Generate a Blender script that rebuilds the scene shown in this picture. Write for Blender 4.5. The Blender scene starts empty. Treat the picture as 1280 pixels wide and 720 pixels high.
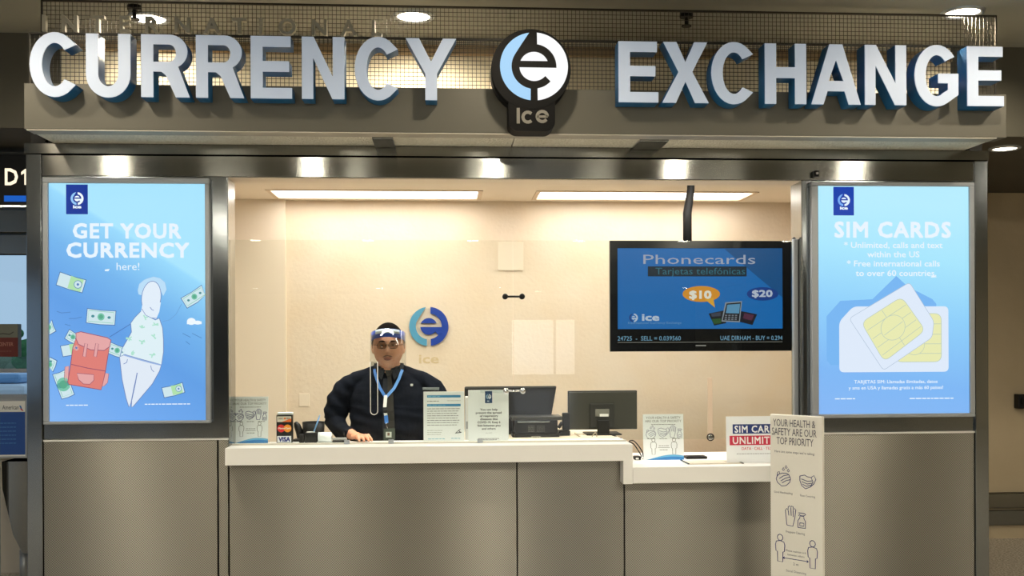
import bpy, bmesh, math, random
from mathutils import Vector, Matrix
from mathutils.bvhtree import BVHTree
random.seed(7)
PI = math.pi
SC = bpy.context.scene
COL = SC.collection

# ------------------------------------------------------------------ camera
F = 1300.0                      # focal length in pixels of a 1280 px wide frame
HOR = 427.0                     # horizon row
YAW = math.radians(3.7)
ROLL = 0.0042
CAMZ = 1.6
cd = bpy.data.cameras.new('camera'); cam = bpy.data.objects.new('camera', cd); COL.objects.link(cam)
cd.sensor_width = 36.0; cd.lens = F * 36.0 / 1280.0; cd.shift_y = (HOR - 360.0) / 1280.0
cd.clip_start = 0.05; cd.clip_end = 300
CM = Matrix.Rotation(-YAW, 3, 'Z') @ Matrix.Rotation(PI / 2, 3, 'X') @ Matrix.Rotation(-ROLL, 3, 'Z')
cam.matrix_world = Matrix.Translation((0, 0, CAMZ)) @ CM.to_4x4()
SC.camera = cam

# ------------------------------------------------------------------ world, exposure
w = bpy.data.worlds.new('world'); SC.world = w; w.use_nodes = True
bg = w.node_tree.nodes['Background']
bg.inputs[0].default_value = (0.50, 0.72, 1.0, 1); bg.inputs[1].default_value = 0.8
SC.view_settings.view_transform = 'Standard'; SC.view_settings.look = 'None'
SC.view_settings.gamma = 1.0; SC.view_settings.use_curve_mapping = False
SC.view_settings.exposure = 0.0
SC.cycles.max_bounces = 10; SC.cycles.transparent_max_bounces = 16
SC.cycles.sample_clamp_indirect = 6.0
SC.cycles.caustics_reflective = False; SC.cycles.caustics_refractive = False

# light strengths
L_HALL_FILL = 40.0
L_PANEL = 190.0
L_BOOTH = 3.0
L_BOOTH_FILL = 35.0
L_BOOTH_FACE = 5.5
L_SIGNSPOT = 40.0
L_BACKSPOT = 60.0
L_HALLSPOT = 7.0
WARM = (1.0, 0.86, 0.66)
BOOTHC = (1.0, 0.945, 0.88)

# ------------------------------------------------------------------ helpers
def W(px, py, Y):
    """world (x, z) of the photograph's point (px, py) on the plane y = Y"""
    d = CM @ Vector(((px - 640.0) / F, -(py - HOR) / F, -1.0))
    t = Y / d.y
    return d.x * t, CAMZ + d.z * t
def WX(px, Y, py=400): return W(px, py, Y)[0]
def WZ(py, Y, px=620): return W(px, py, Y)[1]

def lin(c):
    r = []
    for v in c[:3]:
        v = v / 255.0
        r.append(v / 12.92 if v <= 0.04045 else ((v + 0.055) / 1.055) ** 2.4)
    return (r[0], r[1], r[2], 1.0)

MATS = {}
def mat(name, col=(128, 128, 128), rough=0.5, metal=0.0, emit=None, es=1.0, spec=0.5, bump=None, var=None, aniso=0.0, coat=0.0, rawcol=None):
    """bump = (kind, scale, strength, distance); var = (scale, second colour, amount)"""
    if name in MATS: return MATS[name]
    m = bpy.data.materials.new(name); m.use_nodes = True; MATS[name] = m
    nt = m.node_tree; b = nt.nodes['Principled BSDF']
    b.inputs['Base Color'].default_value = lin(col)
    b.inputs['Roughness'].default_value = rough; b.inputs['Metallic'].default_value = metal
    b.inputs['Specular IOR Level'].default_value = spec
    if coat: b.inputs['Coat Weight'].default_value = coat; b.inputs['Coat Roughness'].default_value = 0.08
    if emit is not None:
        b.inputs['Emission Color'].default_value = lin(emit); b.inputs['Emission Strength'].default_value = es
    tc = nt.nodes.new('ShaderNodeTexCoord')
    def noise(scale, detail=4):
        n = nt.nodes.new('ShaderNodeTexNoise'); n.inputs['Scale'].default_value = scale; n.inputs['Detail'].default_value = detail
        nt.links.new(tc.outputs['Object'], n.inputs['Vector']); return n
    if var:
        n = noise(var[0]); r = nt.nodes.new('ShaderNodeMix'); r.data_type = 'RGBA'
        mp = nt.nodes.new('ShaderNodeMapRange'); mp.inputs[1].default_value = 0.35; mp.inputs[2].default_value = 0.7; mp.inputs[4].default_value = var[2]
        nt.links.new(n.outputs['Fac'], mp.inputs[0]); nt.links.new(mp.outputs[0], r.inputs[0])
        r.inputs[6].default_value = lin(col); r.inputs[7].default_value = lin(var[1])
        nt.links.new(r.outputs[2], b.inputs['Base Color'])
    if bump:
        kind, sc, st, dist = bump
        bn = nt.nodes.new('ShaderNodeBump'); bn.inputs['Strength'].default_value = st; bn.inputs['Distance'].default_value = dist
        if kind == 'noise':
            n = noise(sc); nt.links.new(n.outputs['Fac'], bn.inputs['Height'])
        elif kind == 'dimple':
            vm = nt.nodes.new('ShaderNodeVectorMath'); vm.operation = 'SCALE'; vm.inputs[3].default_value = sc
            nt.links.new(tc.outputs['Object'], vm.inputs[0])
            vs = nt.nodes.new('ShaderNodeVectorMath'); vs.operation = 'SINE'; nt.links.new(vm.outputs[0], vs.inputs[0])
            sp = nt.nodes.new('ShaderNodeSeparateXYZ'); nt.links.new(vs.outputs[0], sp.inputs[0])
            ml = nt.nodes.new('ShaderNodeMath'); ml.operation = 'MULTIPLY'
            nt.links.new(sp.outputs[0], ml.inputs[0]); nt.links.new(sp.outputs[2], ml.inputs[1])
            nt.links.new(ml.outputs[0], bn.inputs['Height'])
            mr = nt.nodes.new('ShaderNodeMapRange'); mr.inputs[1].default_value = -1; mr.inputs[2].default_value = 1
            mx = nt.nodes.new('ShaderNodeMix'); mx.data_type = 'RGBA'
            nt.links.new(ml.outputs[0], mr.inputs[0]); nt.links.new(mr.outputs[0], mx.inputs[0])
            k = lin(col); mx.inputs[6].default_value = (k[0] * .45, k[1] * .45, k[2] * .45, 1); mx.inputs[7].default_value = (min(1, k[0] * 1.45), min(1, k[1] * 1.45), min(1, k[2] * 1.45), 1)
            nt.links.new(mx.outputs[2], b.inputs['Base Color'])
        nt.links.new(bn.outputs[0], b.inputs['Normal'])
    if aniso:
        b.inputs['Anisotropic'].default_value = aniso
        cv = nt.nodes.new('ShaderNodeCombineXYZ')
        cv.inputs[2].default_value = 1.0
        nt.links.new(cv.outputs[0], b.inputs['Tangent'])
    return m

def glow(name, col, s=1.0):
    return mat(name, (0, 0, 0), 0.6, 0, emit=col, es=s, spec=0.2)

def glass_mat(name, tint=(238, 244, 238), ior=1.5, rough=0.0, gain=1.0):
    if name in MATS: return MATS[name]
    m = bpy.data.materials.new(name); m.use_nodes = True; MATS[name] = m
    nt = m.node_tree; nt.nodes.remove(nt.nodes['Principled BSDF']); out = nt.nodes['Material Output']
    tr = nt.nodes.new('ShaderNodeBsdfTransparent'); tr.inputs[0].default_value = lin(tint)
    gl = nt.nodes.new('ShaderNodeBsdfGlossy'); gl.inputs['Roughness'].default_value = rough
    fr = nt.nodes.new('ShaderNodeFresnel'); fr.inputs[0].default_value = ior
    ge = nt.nodes.new('ShaderNodeNewGeometry')
    sb = nt.nodes.new('ShaderNodeMath'); sb.operation = 'SUBTRACT'; sb.inputs[0].default_value = gain
    nt.links.new(ge.outputs['Backfacing'], sb.inputs[1])
    mu = nt.nodes.new('ShaderNodeMath'); mu.operation = 'MULTIPLY'; mu.use_clamp = True
    nt.links.new(sb.outputs[0], mu.inputs[0]); nt.links.new(fr.outputs[0], mu.inputs[1])
    mx = nt.nodes.new('ShaderNodeMixShader')
    nt.links.new(mu.outputs[0], mx.inputs[0]); nt.links.new(tr.outputs[0], mx.inputs[1]); nt.links.new(gl.outputs[0], mx.inputs[2])
    nt.links.new(mx.outputs[0], out.inputs['Surface'])
    return m

class MB:
    """collects shapes in world (or local) coordinates, then links them as one mesh object"""
    def __init__(s): s.bm = bmesh.new()
    def box(s, x0, x1, y0, y1, z0, z1, bev=0.0, mi=0, M=None):
        v = [s.bm.verts.new(p) for p in ((x0, y0, z0), (x1, y0, z0), (x1, y1, z0), (x0, y1, z0), (x0, y0, z1), (x1, y0, z1), (x1, y1, z1), (x0, y1, z1))]
        fs = [s.bm.faces.new([v[i] for i in q]) for q in ((0, 3, 2, 1), (4, 5, 6, 7), (0, 1, 5, 4), (1, 2, 6, 5), (2, 3, 7, 6), (3, 0, 4, 7))]
        for f in fs: f.material_index = mi
        if bev > 0:
            es = list({e for f in fs for e in f.edges})
            r = bmesh.ops.bevel(s.bm, geom=es, offset=bev, segments=2, affect='EDGES', profile=0.5)
            for f in r['faces']: f.material_index = mi
            v = list({x for f in r['faces'] for x in f.verts} | {x for x in v if x.is_valid})
        if M is not None: bmesh.ops.transform(s.bm, matrix=M, verts=v)
        return s
    def prism(s, poly, y0, y1, mi=0, axis='y'):
        """poly of (x, z) extruded from y0 to y1"""
        n = len(poly)
        def P(a, b, t): return (a, t, b) if axis == 'y' else ((t, a, b) if axis == 'x' else (a, b, t))
        A = [s.bm.verts.new(P(a, b, y0)) for a, b in poly]; B = [s.bm.verts.new(P(a, b, y1)) for a, b in poly]
        fs = [s.bm.faces.new(A), s.bm.faces.new(B[::-1])]
        for i in range(n):
            j = (i + 1) % n; fs.append(s.bm.faces.new((A[i], B[i], B[j], A[j])))
        for f in fs: f.material_index = mi
        bmesh.ops.recalc_face_normals(s.bm, faces=fs)
        return s
    def tube(s, pts, rad, seg=10, mi=0, flat=1.0, up=None, smooth=True):
        """round tube through pts; rad one radius or a list; flat squashes it along the second axis"""
        pts = [Vector(p) for p in pts]; n = len(pts)
        if not isinstance(rad, (list, tuple)): rad = [rad] * n
        rings = []; ref = Vector(up) if up else None
        for i, p in enumerate(pts):
            t = (pts[min(i + 1, n - 1)] - pts[max(i - 1, 0)]).normalized()
            if ref is None: ref = Vector((0, 0, 1)) if abs(t.z) < 0.9 else Vector((1, 0, 0))
            a = t.cross(ref)
            if a.length < 1e-4: a = t.cross(Vector((0.3, 1, 0.2)))
            a.normalize(); b = a.cross(t).normalized()
            if up is None: ref = b
            rings.append([s.bm.verts.new(p + a * math.cos(2 * PI * k / seg) * rad[i] + b * math.sin(2 * PI * k / seg) * rad[i] * flat) for k in range(seg)])
        fs = []
        for i in range(n - 1):
            for k in range(seg):
                q = (k + 1) % seg; f = s.bm.faces.new((rings[i][k], rings[i][q], rings[i + 1][q], rings[i + 1][k])); f.smooth = smooth; fs.append(f)
        fs.append(s.bm.faces.new(rings[0][::-1])); fs.append(s.bm.faces.new(rings[-1]))
        for f in fs: f.material_index = mi
        bmesh.ops.recalc_face_normals(s.bm, faces=fs)
        return s
    def cyl(s, c, r, h, seg=24, axis='z', mi=0, r2=None):
        c = Vector(c); d = {'x': Vector((1, 0, 0)), 'y': Vector((0, 1, 0)), 'z': Vector((0, 0, 1))}[axis]
        return s.tube([c, c + d * h], [r, r if r2 is None else r2], seg, mi)
    def ball(s, c, r, seg=16, sc=(1, 1, 1), mi=0):
        M = Matrix.Translation(c) @ Matrix.Diagonal((r * sc[0], r * sc[1], r * sc[2], 1))
        d = bmesh.ops.create_uvsphere(s.bm, u_segments=seg, v_segments=max(6, seg * 2 // 3), radius=1.0, matrix=M)
        for v in d['verts']:
            for f in v.link_faces: f.smooth = True; f.material_index = mi
        return s
    def loft(s, rings, seg=32, mi=0, pw=2.0):
        """rings = (z, cx, cy, a, b)"""
        R = []
        for z, cx, cy, a, b in rings:
            ring = []
            for k in range(seg):
                t = 2 * PI * k / seg; c, sn = math.cos(t), math.sin(t)
                ring.append(s.bm.verts.new((cx + a * math.copysign(abs(c) ** (2 / pw), c), cy + b * math.copysign(abs(sn) ** (2 / pw), sn), z)))
            R.append(ring)
        fs = []
        for i in range(len(R) - 1):
            for k in range(seg):
                q = (k + 1) % seg; f = s.bm.faces.new((R[i][k], R[i][q], R[i + 1][q], R[i + 1][k])); f.smooth = True; fs.append(f)
        fs.append(s.bm.faces.new(R[0][::-1])); fs.append(s.bm.faces.new(R[-1]))
        for f in fs: f.material_index = mi
        bmesh.ops.recalc_face_normals(s.bm, faces=fs)
        return s
    def build(s, name, m, parent=None, label=None):
        me = bpy.data.meshes.new(name); s.bm.to_mesh(me); s.bm.free()
        return link(name, me, m, parent, label)

ORG = {}
def link(name, me, m, parent=None, label=None):
    for q in (m if isinstance(m, (list, tuple)) else [m]): me.materials.append(q)
    o = bpy.data.objects.new(name, me); COL.objects.link(o)
    if parent is not None:
        org = ORG[parent.name]
        if org is not None: me.transform(Matrix.Translation(-org))
        o.parent = parent; ORG[o.name] = org
    else:
        ORG[o.name] = Vector((0, 0, 0))
    if label: o['label'] = label
    return o

def thing(name, label, cat, loc, group=None, rz=0.0, local=False):
    """an Empty at the thing's base; parts are modelled in world coordinates unless local"""
    o = bpy.data.objects.new(name, None); COL.objects.link(o)
    o.empty_display_size = 0.1
    o.location = loc; o.rotation_euler = (0, 0, rz)
    o['label'] = label; o['category'] = cat
    if group: o['group'] = group
    ORG[o.name] = None if local else Vector(loc)
    return o
def tag(o, label, cat, group=None):
    o['label'] = label; o['category'] = cat
    if group: o['group'] = group
    return o
def struct(o): o['kind'] = 'structure'; return o
def stuff(o): o['kind'] = 'stuff'; return o
def copy_tree(o, parent=None, label=None):
    c = o.copy(); COL.objects.link(c)
    if parent: c.parent = parent
    if label: c['label'] = label
    for ch in list(o.children): copy_tree(ch, c)
    return c

# ---- lettering made by Blender's own built-in font
def text_geo(body, bold=0.0, extr=0.0, res=3, spacing=1.0):
    cu = bpy.data.curves.new('lettering', 'FONT'); cu.body = body; cu.size = 1.0; cu.offset = bold; cu.extrude = extr; cu.resolution_u = res; cu.space_character = spacing
    o = bpy.data.objects.new('lettering', cu); COL.objects.link(o)
    bpy.context.view_layer.update()
    me = bpy.data.meshes.new_from_object(o.evaluated_get(bpy.context.evaluated_depsgraph_get()))
    v = [tuple(x.co) for x in me.vertices]; f = [tuple(p.vertices) for p in me.polygons]
    bpy.data.objects.remove(o); bpy.data.curves.remove(cu); bpy.data.meshes.remove(me)
    return v, f
CAPH = None
def cap_height():
    global CAPH
    if CAPH is None:
        v, f = text_geo('H'); CAPH = max(p[1] for p in v)
    return CAPH

class Canvas:
    """flat print laid on a plane: photograph pixels (or any u right, v down) mapped to O + u*U + v*V, lifted along N by the layer"""
    def __init__(s, O, U, V, N, step=0.0005):
        s.O, s.U, s.V, s.N, s.step = Vector(O), Vector(U), Vector(V), Vector(N), step
        s.v = []; s.f = []; s.mi = []; s.cols = []
    def P(s, u, v, k): return s.O + s.U * u + s.V * v + s.N * (s.step * k)
    def ci(s, col):
        if col not in s.cols: s.cols.append(col)
        return s.cols.index(col)
    def poly(s, pts, col, k=1):
        b = len(s.v); s.v += [s.P(u, v, k) for u, v in pts]
        s.f.append(tuple(range(b, b + len(pts)))); s.mi.append(s.ci(col))
    def rect(s, u0, v0, u1, v1, col, k=1): s.poly([(u0, v0), (u1, v0), (u1, v1), (u0, v1)], col, k)
    def rrect(s, u0, v0, u1, v1, r, col, k=1):
        pts = []
        for cx, cy, a0 in ((u1 - r, v0 + r, -90), (u1 - r, v1 - r, 0), (u0 + r, v1 - r, 90), (u0 + r, v0 + r, 180)):
            for i in range(5): a = math.radians(a0 + i * 22.5); pts.append((cx + r * math.cos(a), cy + r * math.sin(a)))
        s.poly(pts, col, k)
    def ell(s, cu, cv, ru, rv, col, k=1, rot=0.0, n=24):
        c, sn = math.cos(rot), math.sin(rot); pts = []
        for i in range(n):
            a = 2 * PI * i / n; x, y = ru * math.cos(a), rv * math.sin(a); pts.append((cu + x * c - y * sn, cv + x * sn + y * c))
        s.poly(pts, col, k)
    def stroke(s, pts, wd, col, k=2, closed=False):
        n = len(pts); L = []; R = []
        for i in range(n):
            a = pts[(i - 1) % n] if (closed or i > 0) else pts[i]; b = pts[(i + 1) % n] if (closed or i < n - 1) else pts[i]
            dx, dy = b[0] - a[0], b[1] - a[1]; d = math.hypot(dx, dy) or 1; nx, ny = -dy / d * wd / 2, dx / d * wd / 2
            L.append((pts[i][0] + nx, pts[i][1] + ny)); R.append((pts[i][0] - nx, pts[i][1] - ny))
        for i in range(n if closed else n - 1):
            j = (i + 1) % n; s.poly([L[i], L[j], R[j], R[i]], col, k)
    def text(s, body, u0, u1, vb, cap, col, k=3, bold=0.0, res=2, spacing=1.0, skew=0.0):
        """fit the string between u0 and u1 on baseline vb with capital height cap"""
        v, f = text_geo(body, 0.0, 0, res, spacing)
        x0 = min(p[0] for p in v); x1 = max(p[0] for p in v); sx = (u1 - u0) / (x1 - x0); sy = cap / cap_height()
        m = s.ci(col)
        for i_, (du, dv) in enumerate(((0, 0), (-bold, 0), (bold, 0), (0, -bold), (0, bold), (-bold, bold), (bold, bold), (bold, -bold), (-bold, -bold)) if bold > 0 else ((0, 0),)):
            b = len(s.v)
            s.v += [s.P(u0 + (p[0] - x0 + du) * sx, vb - (p[1] + dv) * sy, k + i_ * .02) for p in v]
            for q in f: s.f.append(tuple(i + b for i in q)); s.mi.append(m)
    def greek(s, u0, u1, v, h, col, k=3, seed=1):
        """a line of print too small to read: word-long dashes"""
        r = random.Random(seed); u = u0
        while u < u1 - h:
            l = min(r.uniform(2.0, 6.0) * h, u1 - u); s.rect(u, v - h / 2, u + l, v + h / 2, col, k); u += l + h * 0.8
    def build(s, name, matf, parent, label=None):
        me = bpy.data.meshes.new(name); me.from_pydata([tuple(p) for p in s.v], [], s.f)
        for p, i in zip(me.polygons, s.mi): p.material_index = i
        return link(name, me, [matf(c) for c in s.cols], parent, label)

def ink(c): return mat('ink_%d_%d_%d' % c, c, 0.55)
def lightink(s=1.0):
    return lambda c: glow('lit_%d_%d_%d_%d' % (c + (int(s * 100),)), c, s) if isinstance(c, tuple) else MATS[c]
def front_canvas(px0, py0, px1, py1, Y, step=0.0005):
    """canvas in photograph pixels on the upright plane y = Y"""
    pm = (py0 + py1) / 2; qm = (px0 + px1) / 2
    X0 = W(px0, pm, Y)[0]; X1 = W(px1, pm, Y)[0]; Z0 = W(qm, py0, Y)[1]; Z1 = W(qm, py1, Y)[1]
    sx = (X1 - X0) / (px1 - px0); sz = (Z1 - Z0) / (py1 - py0)
    return Canvas((X0 - px0 * sx, Y, Z0 - py0 * sz), (sx, 0, 0), (0, 0, sz), (0, -1, 0), step), (X0, X1, Z1, Z0)

# ---- the round company mark: left crescent and right hook with an e
def arc(r, a0, a1, n=24, cx=0, cy=0): return [(cx + r * math.cos(math.radians(a0 + (a1 - a0) * i / n)), cy + r * math.sin(math.radians(a0 + (a1 - a0) * i / n))) for i in range(n + 1)]
MARK_L = arc(1.0, 98, 264, 28) + [(-.1, -.66)] + arc(.66, 258, 150, 18) + [(-.36, .66)]
MARK_R = arc(1.0, 85, -84, 28) + [(.1, -.65)] + arc(.65, -80, -42, 8) + [(.33, -.28)] + arc(.43, -42, -176, 18) + arc(.66, -3, 82, 14)
MARK_T = arc(.43, 22, 158, 14)
def logo(c, u, v, R, cl, cr, k=3):
    for sh, col in ((MARK_L, cl), (MARK_R, cr), (MARK_T, cr)): c.poly([(u + a * R, v - b * R) for a, b in sh], col, k)

# ------------------------------------------------------------------ materials
M = {}
M['steel'] = mat('polished_steel', (142, 142, 137), 0.13, 1.0, aniso=1.0)
M['dark_steel'] = mat('dark_polished_steel', (138, 142, 144), 0.12, 1.0, bump=('noise', 2.2, 0.05, 0.02))
M['linen'] = mat('dimpled_steel', (150, 147, 138), 0.38, 1.0, aniso=1.0, bump=('dimple', 500.0, 0.035, 0.002))
M['alu'] = mat('satin_aluminium', (158, 163, 168), 0.4, 0.5)
M['fascia'] = mat('satin_bronze_paint', (92, 90, 80), 0.45, 0.15, bump=('noise', 90, 0.02, 0.002))
M['stipple'] = mat('stippled_plaster', (238, 235, 220), 0.9, bump=('noise', 75, 1.0, 0.02), var=(60, (214, 210, 192), 0.6))
M['cream'] = mat('cream_plaster', (232, 217, 195), 0.75, bump=('noise', 38, 0.22, 0.010), var=(3, (228, 207, 176), 0.6))
M['creamsmooth'] = mat('cream_paint', (238, 224, 202), 0.7)
M['counter'] = mat('white_solid_surface', (244, 244, 240), 0.28)
M['black'] = mat('black_plastic', (13, 13, 13), 0.5, spec=.3)
M['blackmetal'] = mat('black_metal', (14, 14, 13), 0.55, 0.0, spec=.25)
M['white'] = mat('white_plastic', (232, 232, 228), 0.4)
M['paper'] = mat('white_paper', (238, 243, 246), 0.6)
M['glass'] = glass_mat('clear_glass', (250, 252, 250))
M['acrylic'] = glass_mat('clear_acrylic', (246, 248, 248), 1.45)
M['chrome'] = mat('chrome', (200, 200, 198), 0.08, 1.0)
M['letter_face'] = mat('frosted_white_acrylic', (176, 188, 208), 0.5, emit=(190, 212, 240), es=0.22)
M['letter_blue'] = mat('blue_painted_can', (24, 100, 156), 0.4, 0.0)
M['hallwall'] = mat('beige_wall', (186, 172, 145), 0.8, bump=('noise', 8, 0.3, 0.02), var=(2.0, (170, 156, 128), 0.5))
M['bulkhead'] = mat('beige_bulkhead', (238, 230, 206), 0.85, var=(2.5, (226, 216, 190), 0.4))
M['ceil'] = mat('painted_ceiling', (132, 132, 124), 0.7, var=(1.2, (122, 122, 114), 0.5))
M['floor'] = mat('terrazzo', (216, 208, 194), 0.25, var=(70, (96, 90, 82), 0.8))

# ------------------------------------------------------------------ the store front planes
YF = 5.40; YB = 7.40; YS = 5.04; YM = 5.19
XL0 = WX(35, YF); XL1 = WX(285, YF); XR0 = WX(1003, YF); XR1 = WX(1233, YF)
ZSOF = 2.61; ZLIN0 = WZ(223.5, YF, 640); ZLIN1 = WZ(197.5, YF, 640); ZC = 1.07
print('X', XL0, XL1, XR0, XR1, 'lintel', ZLIN0, ZLIN1)
BW0 = WX(30, YS, 140); BW1 = WX(1258, YS, 140)

# hall shell --------------------------------------------------------
HX0, HX1, HY0, HYB = -9.0, 9.0, -26.0, 8.1
struct(MB().box(HX0, HX1, HY0, 12, -0.05, 0.0).build('floor', M['floor']))
struct(MB().box(HX0, HX1, HY0, 5.85, 3.3, 3.4).build('ceiling', M['ceil']))
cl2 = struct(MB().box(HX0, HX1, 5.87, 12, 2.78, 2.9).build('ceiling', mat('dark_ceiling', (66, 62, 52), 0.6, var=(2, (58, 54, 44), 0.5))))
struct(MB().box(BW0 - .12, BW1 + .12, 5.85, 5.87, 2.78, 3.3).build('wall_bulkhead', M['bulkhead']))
m_flank = mat('dark_bulkhead_tone', (74, 72, 62), .7)  # darker colour for the bulkhead beyond both ends of the grid
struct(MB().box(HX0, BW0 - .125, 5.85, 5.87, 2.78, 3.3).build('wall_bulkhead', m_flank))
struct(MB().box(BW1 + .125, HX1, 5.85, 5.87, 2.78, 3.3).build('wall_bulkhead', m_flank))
struct(MB().box(BW0 - .12, BW1 + .12, 5.825, 5.849, 3.205, 3.262, 0.004).build('trim_1', mat('tan_moulding', (150, 130, 98), 0.6)))
struct(MB().box(HX1, HX1 + .1, HY0, 12, 0, 3.3).build('wall_right', M['hallwall']))
# left wall with daylight openings towards the apron
lw = MB()
lw.box(HX0 - .1, HX0, HY0, 12, 0, 0.5); lw.box(HX0 - .1, HX0, HY0, 12, 2.9, 3.3)
for k in range(8):
    y0 = HY0 + k * 5.0; lw.box(HX0 - .1, HX0, y0, y0 + 2.2, 0.5, 2.9)
struct(lw.build('wall_left', M['hallwall']))
# rear wall far behind the viewpoint; an added glowing panel stands in for a window
struct(MB().box(HX0, HX1, HY0 - .1, HY0, 0, 3.3).build('wall_rear', mat('rear_wall', (120, 112, 96), 0.8)))
t = thing('window_glow_panel', 'bright white panel added for a window far behind the viewpoint, mirrored in the glass screen', 'window panel', (3.5, HY0, .35))
MB().box(2.3, 4.7, HY0 + .001, HY0 + .05, .35, 2.45, .01).build('cabinet', M['black'], t)
MB().box(3.86, 3.95, HY0 + .053, HY0 + .07, .43, 2.37).build('mullion', M['black'], t)
MB().box(2.38, 4.62, HY0 + .05, HY0 + .052, .43, 2.37).build('lit_panel', glow('window_glow_white', (236, 244, 255), 4.2), t)
# right background wall beside the booth
rbx = XR1 + 0.05
struct(MB().box(rbx, HX1, HYB, HYB + .1, 0, 2.78).build('wall_right_side', M['hallwall']))
br = thing('bumper_rail', 'stainless bumper rail low on the beige wall right of the booth', 'rail', (4.9, HYB, 0))
MB().box(4.0, HX1, HYB - .045, HYB - .004, WZ(634, HYB, 1258), WZ(615, HYB, 1258), 0.008).build('rail_strip', M['steel'], br)
MB().box(4.0, HX1, HYB - .03, HYB - .004, WZ(656, HYB, 1258), WZ(637, HYB, 1258), 0.006).build('rail_strip', M['dark_steel'], br)
x, z = W(1273, 501, HYB)
bb = thing('wall_bracket', 'small black box bracket fixed to the beige wall at the right', 'bracket', (x, HYB, z))
MB().box(x - .04, x + .14, HYB - .07, HYB - .002, z - .06, z + .055, .006).build('box', M['black'], bb)
MB().box(x - .02, x + .12, HYB - .085, HYB - .07, z - .02, z + .02, .003).build('cover', M['blackmetal'], bb)

# hall lights -------------------------------------------------------
def area_light(name, loc, sx, sy, power, col, rot=(0, 0, 0), parent=None):
    ld = bpy.data.lights.new(name, 'AREA'); ld.shape = 'RECTANGLE'; ld.size = sx; ld.size_y = sy; ld.energy = power; ld.color = col
    o = bpy.data.objects.new(name, ld); COL.objects.link(o); o.rotation_euler = rot
    if parent is not None:
        org = ORG[parent.name]; o.parent = parent; o.location = Vector(loc) - (org or Vector())
    else: o.location = loc
    return o
def spot(name, loc, power, col, angle=120, blend=0.6, parent=None, r=0.05, rot=(0, 0, 0)):
    ld = bpy.data.lights.new(name, 'SPOT'); ld.energy = power; ld.color = col; ld.spot_size = math.radians(angle); ld.spot_blend = blend; ld.shadow_soft_size = r
    o = bpy.data.objects.new(name, ld); COL.objects.link(o); o.rotation_euler = rot
    if parent is not None: o.parent = parent; o.location = Vector(loc) - (ORG[parent.name] or Vector())
    else: o.location = loc
    return o
m_hall_fill = glow('hall_fill_diffuser', (255, 246, 226), L_HALL_FILL)  # glow of the unseen rear row, added for ambient light in the hall
tro = None
TX = [-4.87, -3.10, -1.26, 0.48, 2.26, 4.03, 5.8]
for row, (ya, yb) in enumerate(((0.45, 0.85), (-6.6, -3.4))):
    for i, xx in enumerate(TX):
        t = thing('linear_ceiling_light', 'long narrow light added in the hall ceiling behind the viewpoint for ambient fill' if row else 'short bright ceiling light panel above the viewpoint', 'ceiling light', (xx, (ya + yb) / 2, 3.3), 'added ambient lights in the hall ceiling' if row else 'short panels above the viewpoint')
        fr = MB(); fr.box(xx - .11, xx - .09, ya, yb, 3.28, 3.299); fr.box(xx + .09, xx + .11, ya, yb, 3.28, 3.299)
        fr.build('frame', M['alu'], t)
        MB().box(xx - .09, xx + .09, ya, yb, 3.288, 3.299).build('diffuser', m_hall_fill if row else glow('panel_diffuser', (255, 246, 226), L_PANEL), t)

def downlight(x, y, z, label, power, r=.085, strength=14.0, col=WARM, angle=130, group=None, lamp=True):
    t = thing('recessed_downlight', label, 'ceiling light', (x, y, z), group)
    rim = MB(); n = 28
    pr = [(r + .025, -.001), (r + .022, -.008), (r + .004, -.010), (r, -.002)]
    R = [[rim.bm.verts.new((x + a * math.cos(2 * PI * k / n), y + a * math.sin(2 * PI * k / n), z + b)) for k in range(n)] for a, b in pr]
    for i in range(len(R) - 1):
        for k in range(n): rim.bm.faces.new((R[i][k], R[i][(k + 1) % n], R[i + 1][(k + 1) % n], R[i + 1][k])).smooth = True
    rim.build('trim_ring', M['alu'], t)
    MB().cyl((x, y, z - .003), r, .002, 28).build('lens', glow('downlight_lens_%d' % int(strength), (255, 240, 214), strength), t)
    if lamp: spot('lamp', (x, y, z - .02), power, col, angle, 0.5, t, 0.05)
    return t
def at_ceiling(px, py, h):
    d = CM @ Vector(((px - 640.0) / F, -(py - HOR) / F, -1.0)); t = (h - CAMZ) / d.z
    return d.x * t, d.y * t
for px, py, h, pw_, lab in ((517, 20, 3.3, 52, 'bright round downlight behind the wire grid above the letter Y'), (190, 27, 3.3, 26, 'round downlight glowing behind the wire grid above the first R'),
                       (1203, 15, 3.3, 110, 'bright round downlight with wide trim above the right end of the grid')):
    x, y = at_ceiling(px, py, h); y = min(y, 5.55); downlight(x, y, h, lab, pw_, angle=165)
x, y = at_ceiling(1256, 185, 2.78); downlight(x, y, 2.78, 'small round downlight in the low dark ceiling right of the booth', 30, .07)
for i, px in enumerate((-80, 90, 370, 650, 930, 1210, 1400)):
    if px in (370, 930): continue
    xx = (px - 556) / F * 4.94
    downlight(xx, 4.25, 3.3, 'round ceiling downlight just in front of the letter sign', L_SIGNSPOT, angle=170, group='downlights in front of the sign')
# dark ceiling sprinklers seen through the grid
for px, py, lab in ((168, 13, 'small dark sprinkler head at the top of the grid above the first R'), (858, 22, 'small dark sprinkler head seen through the grid above the letter X')):
    x, y = at_ceiling(px, py - 6, 3.3); y = min(y, 5.6)
    t = thing('sprinkler_head', lab, 'sprinkler', (x, y, 3.3))
    MB().cyl((x, y, 3.275), .035, .024, 20).build('escutcheon', M['blackmetal'], t)
    MB().cyl((x, y, 3.235), .010, .04, 12).cyl((x, y, 3.228), .026, .006, 16).build('nozzle', M['blackmetal'], t)
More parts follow.
